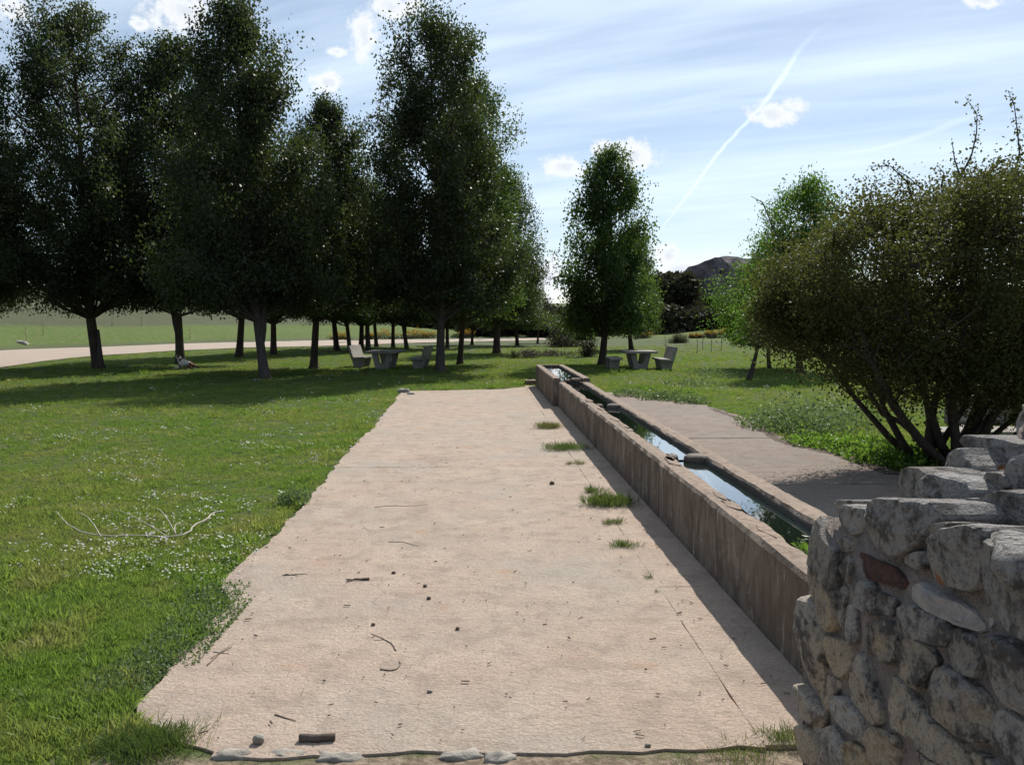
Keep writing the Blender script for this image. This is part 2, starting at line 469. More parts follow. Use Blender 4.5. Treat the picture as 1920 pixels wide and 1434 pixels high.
pave_poly = [(p.x, p.y) for p in pave_left] + [(-.2, far_y0 + .5), (.7, far_y1 - .5), (1.46, far_y1), (1.6, far_y1), (1.6, 3.42)]
RIGHT_EDGE = [(1150, 737), (1205, 742), (1250, 746), (1300, 756), (1345, 766), (1392, 782), (1430, 800), (1470, 822), (1500, 833), (1545, 842),
              (1600, 853), (1650, 872), (1700, 890)]
right_edge = [G(*p) for p in RIGHT_EDGE]
right_poly = [(2.24, 3.6), (2.24, right_edge[0].y + .3)] + [(p.x, p.y) for p in right_edge] + [(5.9, 9.2), (7.4, 8.2), (7.6, 3.6)]
ROADP = [(p.x, p.y) for p in rn] + [(p.x, p.y) for p in reversed(rf)]

def mat_ground():
    t = NT('lawn_soil')
    sp = t.n('ShaderNodeSeparateXYZ'); t.l(t.pos, sp.inputs[0])
    n = t.noise(.32, 4, .6); n2 = t.noise(2.6, 5, .65); n3 = t.noise(22, 4, .7)
    c = t.mix(t.ramp(n, .36, .64), (.060, .095, .026), (.085, .105, .036))
    c = t.mix(t.ramp(n2, .45, .72, 0, .8), c, (.115, .11, .05))
    c = t.mix(t.ramp(n3, .5, .75, 0, .6), c, (.035, .05, .014))
    far = t.noise(.09, 4, .6)
    mead = t.mix(t.ramp(far, .4, .62), (.085, .11, .045), (.11, .12, .065))
    mead = t.mix(t.ramp(n2, .42, .7, 0, .6), mead, (.085, .10, .05))
    c = t.mix(t.ramp(sp.outputs[1], 38, 60), c, mead)
    # the grey-green fallow slope high above the road
    hz = t.math('ADD', sp.outputs[2], t.math('MULTIPLY', t.math('SUBTRACT', far, .5), .5))
    c = t.mix(t.math('MULTIPLY', t.ramp(hz, 1.3, 1.75), t.ramp(sp.outputs[0], -4, -9)), c, t.mix(t.ramp(n2, .40, .62), (.078, .092, .045), (.105, .108, .066)))
    c = t.mix(t.math('MULTIPLY', t.ramp(hz, .1, .35), t.ramp(hz, 1.7, 1.3)), c, t.mix(t.ramp(n2, .42, .62), (.095, .145, .036), (.135, .155, .06)))
    # trodden earth in front of the slab
    c = t.mix(t.ramp(t.math('ADD', sp.outputs[1], t.math('MULTIPLY', n2, .5)), 3.75, 3.6), c, t.mix(t.ramp(n3, .4, .6), (.30, .235, .175), (.17, .13, .095)))
    t.set('Base Color', c); t.set('Roughness', .97); t.set('Specular IOR Level', .1)
    t.bump(t.math('ADD', n2, n3), .8, .03)
    return t.m
MAT_GROUND = mat_ground()
xs = np.concatenate([np.linspace(-190, -34, 40), np.linspace(-30, -9, 30), np.linspace(-8, 9, 60), np.linspace(10, 34, 32), np.linspace(38, 210, 42)])
ys = np.concatenate([np.linspace(-14, 2, 10), np.linspace(2.3, 26, 90), np.linspace(26.7, 62, 60), np.linspace(63.5, 120, 46), np.linspace(124, 420, 46)])
XX, YY = np.meshgrid(xs, ys)
ZZ = terrain(XX, YY)
inp = inpoly(XX, YY, pave_poly) | inpoly(XX, YY, right_poly) | ((XX > .9) & (XX < 2.6) & (YY > 2) & (YY < 25))
bumpz = np.array([fbm((x, y, 3.1), .45) for x, y in zip(XX.ravel(), YY.ravel())]).reshape(XX.shape)
inp &= YY > 3.75
ZZ += np.where(inp, -.05, .012 * np.clip(bumpz, -1, 1)) + np.where(YY > 60, .25 * bumpz * np.clip((YY - 60) / 60, 0, 1), 0)
ZZ = np.where((YY < 3.75) & (XX > -1.7) & (XX < 1.2), -.011, ZZ)
W, H = len(xs), len(ys)
gv = np.stack([XX, YY, ZZ], -1).reshape(-1, 3)
gf = [(j * W + i, j * W + i + 1, (j + 1) * W + i + 1, (j + 1) * W + i) for j in range(H - 1) for i in range(W - 1)]
ground = mesh_obj('ground', gv, gf, MAT_GROUND, smooth=True)
tag(ground, 'mown green lawn and meadow rising beyond the dirt road', kind='structure')
def hz(x, y): return float(terrain(x, y))
def GT(px, py):
    d = ray(px, py); t = 20.0
    while t < 300 and CAM_H + d[2] * t > hz(d[0] * t, d[1] * t): t += .1
    return Vector((d[0] * t, d[1] * t, hz(d[0] * t, d[1] * t)))

# dirt road
def mat_road():
    t = NT('pale_dirt_road')
    n = t.noise(.6, 5, .6); n2 = t.noise(9, 5, .7); tr = t.noise(1.2, 4, .6, t.scale(t.pos, (.12, 1.2, 1), (0, 0, -.5)))
    c = t.mix(t.ramp(n, .35, .65), (.40, .31, .245), (.35, .28, .22))
    c = t.mix(t.ramp(n2, .45, .75, 0, .5), c, (.30, .23, .18))
    c = t.mix(t.ramp(tr, .5, .7, 0, .5), c, (.43, .35, .285))
    t.set('Base Color', c); t.set('Roughness', .95); t.bump(n2, .5, .02); return t.m
MAT_ROAD = mat_road()
def resamp(pts, n):
    pts = np.array([[p.x, p.y] for p in pts]); d = np.concatenate([[0], np.cumsum(np.linalg.norm(np.diff(pts, axis=0), axis=1))])
    s = np.linspace(0, d[-1], n); return np.stack([np.interp(s, d, pts[:, 0]), np.interp(s, d, pts[:, 1])], -1)
ra, rb = resamp(rn, 120), resamp(rf, 120)
rv, rfc = [], []
for i in range(120):
    for k in range(9):
        p = ra[i] * (1 - k / 8) + rb[i] * (k / 8)
        e = .25 * fbm((p[0], p[1], 9), .5) if k in (0, 8) else 0
        rv.append((p[0], p[1] + e, .012 + .012 * fbm((p[0], p[1], 5), .3) + (0 if k in (0, 8) else .015)))
for i in range(119):
    for k in range(8):
        rfc.append((i * 9 + k, (i + 1) * 9 + k, (i + 1) * 9 + k + 1, i * 9 + k + 1))
road = mesh_obj('dirt_road', rv, rfc, MAT_ROAD, smooth=True)
tag(road, 'pale beige dirt road crossing behind the grove', kind='structure')

# paving: concrete slabs with open joints, children of one piece of the setting
MAT_PAVE = mat_paving()
MAT_APRON = mat_paving('grey_cracked_apron', (.62, .63, .66), .8)
paving = empty('paving', (0, 3.4, 0)); tag(paving, 'worn pinkish concrete paving beside the long trough', kind='structure')
def rough_line(pts, step=.07, amp=.03, seed=0.0):
    out = []
    for a, b in zip(pts[:-1], pts[1:]):
        a = Vector((a[0], a[1])); b = Vector((b[0], b[1])); L = (b - a).length; n = max(1, int(L / step))
        nr = Vector((-(b - a).y, (b - a).x)).normalized()
        for k in range(n):
            p = a.lerp(b, k / n); q = fbm((p.x, p.y, seed), 4.5) * amp + fbm((p.x, p.y, seed + 4), 1.2) * amp
            out.append((p.x + nr.x * q, p.y + nr.y * q))
    out.append((pts[-1][0], pts[-1][1])); return out
def slab(outline, top, parent, thick=.13, mat=None, name='slab', mesh_only=False):
    m = MB()
    inner = []
    cx = sum(p[0] for p in outline) / len(outline); cy = sum(p[1] for p in outline) / len(outline)
    n = len(outline)
    for p in outline: m.v.append(Vector((p[0], p[1], top - thick)))
    for p in outline: m.v.append(Vector((p[0], p[1], top - .002 - .003 * abs(fbm((p[0], p[1], 1), 3)))))
    for p in outline:
        d = Vector((cx - p[0], cy - p[1])); d = d.normalized() * .002
        m.v.append(Vector((p[0] + d.x, p[1] + d.y, top)))
    for k in range(n):
        k2 = (k + 1) % n
        m.f.append((k, k2, n + k2, n + k)); m.f.append((n + k, n + k2, 2 * n + k2, 2 * n + k))
    m.f.append(tuple(2 * n + k for k in range(n)))
    o = m.build(name, mat or MAT_PAVE, parent, fix=False)
    bm = bmesh.new(); bm.from_mesh(o.data); bmesh.ops.recalc_face_normals(bm, faces=bm.faces)
    big = [f for f in bm.faces if len(f.verts) > 4]
    bmesh.ops.triangulate(bm, faces=big)
    if bm.faces and sum(f.normal.z for f in bm.faces if len(f.verts) == 3) < 0: bmesh.ops.reverse_faces(bm, faces=bm.faces)
    bm.to_mesh(o.data); bm.free()
    if parent: o.location = -Vector(parent.location)
    return o
el = rough_line([(p.x, p.y) for p in pave_left], .06, .035, 2.0)
ely = np.array([p[1] for p in el]); elx = np.array([p[0] for p in el])
cuts = [3.42, 10.45, 17.7, far_y0]
def left_at(y): return float(np.interp(y, np.maximum.accumulate(ely), elx))
for i in range(len(cuts) - 1):
    a, b = cuts[i], cuts[i + 1];  g = .0015
    L = [p for p in el if a + .02 < p[1] < b - .02]
    lo = (left_at(a + .01), a + g); hi = (left_at(b - .01), b - g)
    bot = rough_line([lo, (JX - .0008, a + g)], .1, .05 if i == 0 else .008, 7.0 + i)
    rgt = rough_line([(JX - .0008, a + g), (JX - .0008, b - g)], .12, .008, 3.3)
    if i == len(cuts) - 2:
        top = rough_line([(JX - .0008, far_y1 - .35), (.55, far_y0 + .55), hi], .15, .05, 11)
        rgt = rough_line([(JX - .0008, a + g), (JX - .0008, far_y1 - .35)], .12, .008, 3.3)
    else: top = rough_line([(JX - .0008, b - g), hi], .1, .008, 7.0 + i + 1)
    out = bot[:-1] + rgt[:-1] + top[:-1] + [hi] + list(reversed(L))
    slab(out, .001 * (i % 2), paving)
gcut = [3.44, 5.6, 8.9, 12.3, 15.4, 18.1, 21.2, far_y1]
for i in range(len(gcut) - 1):
    a, b = gcut[i] + .003, gcut[i + 1] - .003
    xr = 1.581 if gcut[i] < 18 else 1.467
    slab([(JX + .0008, y) for y in np.linspace(b, a, 14)] + [(xr, y) for y in (a, b)], .0005 * (i % 3), paving)
rp = empty('paving', (4, 6, 0)); tag(rp, 'cracked concrete apron on the shrub side of the trough', kind='structure')
re_ = rough_line([(p.x, p.y) for p in right_edge] + [(5.9, 9.2), (7.4, 8.2)], .08, .09, 21.0)
rey = [p[1] for p in re_]; rex = [p[0] for p in re_]
def right_at(y): return float(np.interp(-y, [-q for q in rey], rex))
rc = [3.6, 6.6, 9.15, 12.9, right_edge[0].y + .25]
for i in range(4):
    a, b = rc[i] + .012, rc[i + 1] - .012
    E = [p for p in re_ if a + .03 < p[1] < b - .03]
    if i == 0: E = []
    xr_a = 7.6 if i == 0 else right_at(a); xr_b = 7.6 if i == 0 else right_at(b)
    if i == 1: xr_a = 7.5
    bot = rough_line([(2.236, a), (xr_a, a)], .15, .02, 31 + i); top = rough_line([(max(xr_b, 2.3), b), (2.236, b)], .15, .02, 32 + i)
    slab(bot[:-1] + [(xr_a, a)] + list(reversed(E)) + top, .004 * (i % 2), rp, mat=MAT_APRON)
# bare earth along the broken edge of the apron
def strip(name, pts, w0, w1, z, mat, label):
    v, f = [], []; pts = rough_line(pts, .12, .05, 44)
    n = len(pts)
    for i, p in enumerate(pts):
        a = Vector(pts[max(0, i - 1)]); b = Vector(pts[min(n - 1, i + 1)]); t = (b - a).normalized(); nr = Vector((t.y, -t.x))
        w = w1 * (.6 + .9 * abs(fbm((p[0], p[1], 8), 1.4)))
        for k in range(4):
            q = -w0 + (w0 + w) * k / 3
            v.append((p[0] + nr.x * q, p[1] + nr.y * q, z + (.012 * fbm((p[0] + k, p[1], 2), 4) if 0 < k < 3 else -.02)))
    for i in range(n - 1):
        for k in range(3): f.append((i * 4 + k, (i + 1) * 4 + k, (i + 1) * 4 + k + 1, i * 4 + k + 1))
    o = mesh_obj(name, v, f, mat, smooth=True); tag(o, label, kind='structure'); return o
MAT_SOIL = mat_simple('dark_earth', (.10, .075, .055), (.16, .12, .09), 14, .97, .03, .9, obj=False)
strip('soil', [(p.x, p.y) for p in reversed(right_edge[4:])] , .30, .05, .008, MAT_SOIL, 'dark bare earth along the broken edge of the apron')
0 and strip('soil', [G(1345, 826).to_2d()[:], G(1410, 832).to_2d()[:], G(1500, 842).to_2d()[:]], .16, .14, .012, MAT_SOIL, 'dark earth washed across the joint of the apron')

# kerb stones at the broken front edge
MAT_KERB = mat_concrete('grey_kerb_stone', (.33, .30, .255), (.26, .24, .21), (.16, .145, .125))
def blob_stone(name, size, mat, parent=None, seed=0, sub=2, rough=.16, flat=0.0):
    bm = bmesh.new(); bmesh.ops.create_icosphere(bm, subdivisions=sub, radius=1)
    for v in bm.verts:
        q = v.co.copy()
        # squarish
        m = max(abs(q.x), abs(q.y), abs(q.z)); q = q.lerp(q / m * .86, .55)
        k = 1 + rough * fbm((q.x + seed * 7.1, q.y, q.z), 1.6) + rough * .4 * fbm((q.x, q.y + seed * 3.3, q.z), 5)
        v.co = Vector((q.x * size[0], q.y * size[1], q.z * size[2])) * k
    me = bpy.data.meshes.new(name); bm.to_mesh(me); bm.free()
    me.polygons.foreach_set('use_smooth', [True] * len(me.polygons)); me.materials.append(mat)
    return link(name, me, parent)
for (x0, x1, yy, lab) in [(395, 470, 1416, 'low broken kerb stone beside the front grass tuft'), (488, 572, 1414, 'pale flat kerb stone in front of the pebble and stub'),
                          (590, 680, 1419, 'low buff kerb stone right of the thick wooden stub'), (822, 905, 1416, 'long pale kerb stone in the middle of the front edge'),
                          (905, 965, 1421, 'short grey kerb stone ending the raised front edge')]:
    a, b = G(x0, yy), G(x1, yy)
    o = blob_stone('kerb_stone', ((b.x - a.x) / 2 * 1.12, .045, .045), MAT_KERB, None, x0 * .1, 3, .40)
    o.location = (a + b) / 2 + Vector((0, .02, -.036)); o.rotation_euler = (0, 0, random.Random(x0).uniform(-.08, .08))
    tag(o, lab, 'kerb stone', 'kerb stones at the front edge of the paving')

# ------------------------------------------------------------------ the long trough
def mat_trough():
    t = NT('stained_trough_concrete'); p = t.obj()
    n1 = t.noise(1.6, 5, .6, p); n2 = t.noise(14, 5, .65, p); n3 = t.noise(55, 3, .7, p)
    c = t.mix(t.ramp(n1, .42, .58), (.20, .162, .13), (.14, .107, .083))
    st = t.noise(3.2, 6, .72, t.scale(p, (1.2, 1.2, .42)), .8)
    c = t.mix(t.ramp(st, .46, .62, 0, .8), c, (.095, .075, .062))
    st2 = t.noise(5.5, 5, .75, t.scale(p, (1.5, 1.5, .22)), 1.5)
    c = t.mix(t.ramp(st2, .54, .64, 0, .75), c, (.36, .32, .275))
    c = t.mix(t.ramp(n2, .5, .75, 0, .5), c, (.10, .08, .065))
    spk = t.noise(26, 2, .5, t.scale(p, (1, 1, .55)))
    c = t.mix(t.ramp(spk, .70, .76, 0, .8), c, (.50, .46, .40))
    # lighter pinkish cement tone on the upward faces
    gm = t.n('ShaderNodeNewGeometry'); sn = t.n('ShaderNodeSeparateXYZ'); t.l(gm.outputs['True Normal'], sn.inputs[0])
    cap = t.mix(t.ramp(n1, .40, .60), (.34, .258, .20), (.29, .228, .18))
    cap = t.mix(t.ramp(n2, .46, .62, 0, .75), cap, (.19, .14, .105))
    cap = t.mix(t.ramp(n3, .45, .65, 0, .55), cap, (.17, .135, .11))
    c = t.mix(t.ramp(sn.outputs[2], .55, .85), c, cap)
    # waterline slime on the inner faces
    c = t.mix(t.math('MULTIPLY', t.ramp(sn.outputs[0], -.3, -.8), t.ramp(t.n_x, 1.85, 1.95)) if hasattr(t, 'n_x') else 0.0, c, (.03, .028, .024))
    t.set('Base Color', c); t.set('Roughness', .92); t.set('Specular IOR Level', .2)
    t.bump(t.math('ADD', n2, t.math('MULTIPLY', n3, .5)), .8, .014)
    return t.m
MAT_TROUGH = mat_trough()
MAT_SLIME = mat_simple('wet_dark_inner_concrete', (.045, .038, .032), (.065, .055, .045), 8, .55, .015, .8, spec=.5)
TY = [3.45, 8.0, 13.05, 18.06, 24.0]
trough = empty('water_trough', (1.9, 3.45, 0))
tag(trough, 'long low concrete water trough stretching away beside the paving', 'trough')
TO = -Vector(trough.location)
def wall_strip(name, x0, x1, zt, y0, y1, seed, amp=.012, step=.09, mat=None):
    m = MB(); n = int((y1 - y0) / step) + 1; R = []
    for i in range(n + 1):
        y = y0 + (y1 - y0) * i / n
        ja = amp * fbm((seed, y, 0), 2.2) * 1.3 + amp * .7 * fbm((seed, y, 5), 9)
        jb = amp * fbm((seed + 9, y, 0), 1.7) * 1.6 + (amp * 1.1 if fbm((seed, y, 17), 1.3) > .18 else -amp * .3)
        jz = amp * .6 * fbm((seed + 3, y, 2), 2.5); jz2 = amp * .5 * fbm((seed + 6, y, 2), 6)
        if i in (0, n): ja = jb = jz = jz2 = 0
        xm = (x0 + x1) / 2
        R.append([(x0 + .006 * fbm((seed, y, 30), 1.2), y, -.1), (x0 + .005 * fbm((seed, y, 31), 2), y, zt * .55), (x0 + ja * .9, y, zt - .026 + jz2), (x0 + .016 + abs(ja), y, zt + jz), (xm, y, zt + .006 + jz2),
                  (x1 - .016 - jb, y, zt + jz2), (x1 - .004 - jb * .6, y, zt - .025), (x1, y, zt * .6), (x1, y, -.1)])
    m.rings(R)
    o = m.build(name, mat or MAT_TROUGH, trough); o.location = TO; return o
RX = 2.232
for i in range(3):      # near side, panel by panel
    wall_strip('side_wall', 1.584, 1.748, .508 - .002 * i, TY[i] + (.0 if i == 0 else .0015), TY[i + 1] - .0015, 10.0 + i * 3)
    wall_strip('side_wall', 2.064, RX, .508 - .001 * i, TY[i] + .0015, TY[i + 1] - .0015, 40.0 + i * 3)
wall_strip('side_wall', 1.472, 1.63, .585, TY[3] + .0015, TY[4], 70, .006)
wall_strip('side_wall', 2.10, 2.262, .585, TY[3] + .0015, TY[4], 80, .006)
def cross(name, x0, x1, zt, y0, y1, mat=None, bevel=.012):
    m = MB(); m.prism([(x0, -.1), (x1, -.1), (x1, zt), (x0, zt)], lambda p, t: (p[0], y0 if t == 0 else y1, p[1]))
    o = m.build(name, mat or MAT_TROUGH, trough, bevel=bevel); o.location = TO; return o
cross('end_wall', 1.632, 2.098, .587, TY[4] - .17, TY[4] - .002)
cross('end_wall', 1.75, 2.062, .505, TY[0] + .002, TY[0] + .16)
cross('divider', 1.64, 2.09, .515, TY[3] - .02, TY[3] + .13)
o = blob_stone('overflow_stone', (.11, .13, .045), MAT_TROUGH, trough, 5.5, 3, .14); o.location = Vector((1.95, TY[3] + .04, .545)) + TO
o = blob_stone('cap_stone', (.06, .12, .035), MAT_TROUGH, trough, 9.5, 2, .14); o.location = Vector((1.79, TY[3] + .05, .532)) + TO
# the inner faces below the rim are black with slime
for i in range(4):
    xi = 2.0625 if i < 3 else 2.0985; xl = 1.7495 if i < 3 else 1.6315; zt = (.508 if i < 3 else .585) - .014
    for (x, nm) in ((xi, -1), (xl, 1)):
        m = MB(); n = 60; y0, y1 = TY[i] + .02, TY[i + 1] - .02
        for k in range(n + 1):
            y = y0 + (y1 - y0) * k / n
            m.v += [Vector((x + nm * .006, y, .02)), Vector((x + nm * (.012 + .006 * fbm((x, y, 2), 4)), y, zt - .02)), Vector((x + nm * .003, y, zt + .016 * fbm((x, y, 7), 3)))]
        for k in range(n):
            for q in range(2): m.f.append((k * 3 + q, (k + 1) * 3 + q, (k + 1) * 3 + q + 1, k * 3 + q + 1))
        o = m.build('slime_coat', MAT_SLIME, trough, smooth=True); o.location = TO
MAT_LOBE = mat_simple('worn_dark_spill_stone', (.20, .165, .14), (.14, .115, .10), 9, .85, .02, .8)
# low partitions with a spill gap between two rounded lobes
for j, y in ((2, TY[2]), (1, TY[1])):
    cross('divider', 1.75, 2.062, .435, y - .05, y + .05, MAT_SLIME, 0)
    for (xa, w, sd) in ((2.075, .19, 1), (1.742, .095, -1)):
        R = []
        for zi, (z, k) in enumerate(((.20, .88), (.40, .95), (.47, 1.0), (.50, .95), (.513, .80))):
            ring = []
            for q in range(15):
                an = -math.pi / 2 + math.pi * q / 14
                rr = k * (1 + .07 * fbm((q * .4, j * 5 + sd, z), 1.5))
                ring.append((xa - sd * math.cos(an) * w * rr, y + math.sin(an) * (.135 if sd > 0 else .11) * rr, z + .006 * fbm((q, j, z), .8)))
            R.append(ring)
        m = MB(); m.rings(R); o = m.build('spill_lobe', MAT_LOBE, trough, smooth=False, bevel=0); o.location = TO
# loose cement flakes on the rim, cracks between them
rng = random.Random(5)
for k in range(12):
    y = rng.uniform(4.2, 14); w = rng.uniform(.05, .1); ln = rng.uniform(.12, .32)
    pts = []
    for q in range(9):
        an = 2 * math.pi * q / 9
        pts.append((min(1.736, 1.70 + math.cos(an) * w * rng.uniform(.4, 1.1) * .8), y + math.sin(an) * ln * rng.uniform(.45, 1.2)))
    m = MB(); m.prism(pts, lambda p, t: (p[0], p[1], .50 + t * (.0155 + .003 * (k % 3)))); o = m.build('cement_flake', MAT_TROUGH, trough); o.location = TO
# loose wire sagging along the far rim
def mat_water():
    t = NT('trough_water')
    t.set('Base Color', (.012, .02, .014)); t.set('Roughness', .01); t.set('IOR', 1.5); t.set('Specular IOR Level', .8); t.set('Coat Weight', .7); t.set('Coat Roughness', .01)
    n = t.noise(5, 3, .5, t.scale(t.pos, (1.4, .8, 1))); t.bump(n, .06, .02); return t.m
MAT_WATER = mat_water()
WL = [.448, .455, .46, .53]
WLAB = ['still water reflecting blue sky at the near end of the trough', 'blue reflecting water in the second trough basin', 'dark greenish water in the third trough basin', 'rippled pale water in the far trough basin']
for i in range(4):
    xi = 2.07 if i < 3 else 2.105; xl = 1.74 if i < 3 else 1.625
    n = 40; v = []
    for k in range(n + 1):
        y = TY[i] + .06 + (TY[i + 1] - TY[i] - .1) * k / n
        v += [(xl, y, WL[i]), (xi, y, WL[i])]
    w = mesh_obj('water', v, [(2 * k, 2 * k + 1, 2 * k + 3, 2 * k + 2) for k in range(n)], MAT_WATER)
    tag(w, WLAB[i], kind='structure')
wire = MB(); wire.tube([(2.058 - .012 * math.sin(y * 1.1), y, .452 + .012 * math.sin(y * .7)) for y in np.linspace(3.7, 12.9, 40)], .0035, 5)
w = wire.build('wire', mat_simple('dull_wire', (.35, .33, .30), (.25, .22, .2), 30)); tag(w, 'thin wire strung along the inner far side of the trough', 'wire')
bl = MB(); bl.prism([(-.2, -.16), (.2, -.16), (.2, .16), (-.2, .16)], lambda p, t: (p[0], p[1], t * .13 - .03))
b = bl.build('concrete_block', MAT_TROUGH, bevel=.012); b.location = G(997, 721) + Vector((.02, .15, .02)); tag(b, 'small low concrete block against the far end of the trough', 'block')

# ------------------------------------------------------------------ ruined rubble wall in the right foreground
MAT_STONE = mat_stone()
MAT_MORTAR = mat_simple('crumbling_mortar', (.36, .30, .27), (.25, .215, .205), 12, .97, .06, 1.0)
MAT_BRICK = mat_simple('dark_red_stone', (.19, .10, .085), (.10, .075, .07), 22, .95, .06, 1.0)
MAT_WHITE_SLAB = mat_simple('pale_split_stone', (.46, .42, .40), (.33, .31, .30), 16, .93, .03, .9)
rwall = empty('rubble_wall', (1.5, 3.2, 0)); tag(rwall, 'broken rubble wall of lichened stones and mortar in the foreground', 'stone wall')
WO = -Vector(rwall.location)
def chaikin(P, it=1):
    for _ in range(it):
        Q = []
        for a, b in zip(P, P[1:] + P[:1]): Q += [a * .86 + b * .14, a * .14 + b * .86]
        P = Q
    return P
def wall_stone(P2, X, depth, seed, mat, bulge=.03, name='stone', grow=1.10):
    """P2: outline in the wall plane (Y, Z)"""
    P = [np.array(p, float) for p in P2]; c = sum(P) / len(P); P = chaikin([c + (p - c) * grow for p in P], 1)
    Q = []
    for a, b in zip(P, P[1:] + P[:1]):
        L = np.linalg.norm(b - a); n = max(1, int(L / .022))
        Q += [a + (b - a) * k / n for k in range(n)]
    c = sum(Q) / len(Q)
    size = math.sqrt(max(1e-6, np.mean([np.sum((q - c) ** 2) for q in Q])))
    bg_ = bulge * min(1.3, size / .07)
    rings = []
    rs = random.Random(seed); ta, tb = rs.uniform(-.12, .12), rs.uniform(-.14, .08); PL = [(math.cos(k * 1.05 + rs.uniform(0, .8)), math.sin(k * 1.05 + rs.uniform(0, .8)), rs.uniform(.3, .9), rs.uniform(.5, 1.1)) for k in range(6)]
    for (s, dx) in ((.92, depth), (1.0, depth * .45), (1.03, .012), (1.015, -.6 * bg_), (.965, -1.0 * bg_), (.78, -1.04 * bg_), (.5, -1.06 * bg_), (.2, -1.07 * bg_)):
        r = []
        for q in Q:
            d = (q - c) * s + c
            e = fbm((d[0] + seed, d[1], X + dx), 11); e2 = fbm((d[0], d[1] + seed, X + dx), 30)
            rr = 1 + (.05 * e + .03 * e2 if s > .9 else 0)
            d = (q - c) * s * rr + c
            fac = .009 * e + .006 * e2 if dx < depth * .4 else 0
            if dx < 0: fac += (ta * (d[0] - c[0]) + tb * (d[1] - c[1])) + .010 * fbm((d[0] * .7 + seed, d[1], seed), 5) + max(0, max(sl * ((ca * (d[0] - c[0]) + cb2 * (d[1] - c[1])) - k0 * size) for ca, cb2, sl, k0 in PL)) * .55
            r.append((X + dx + fac, d[0], d[1]))
        rings.append(r)
    m = MB(); m.rings(rings)
    o = m.build(name, mat, rwall, smooth=False); o.location = WO
    return o
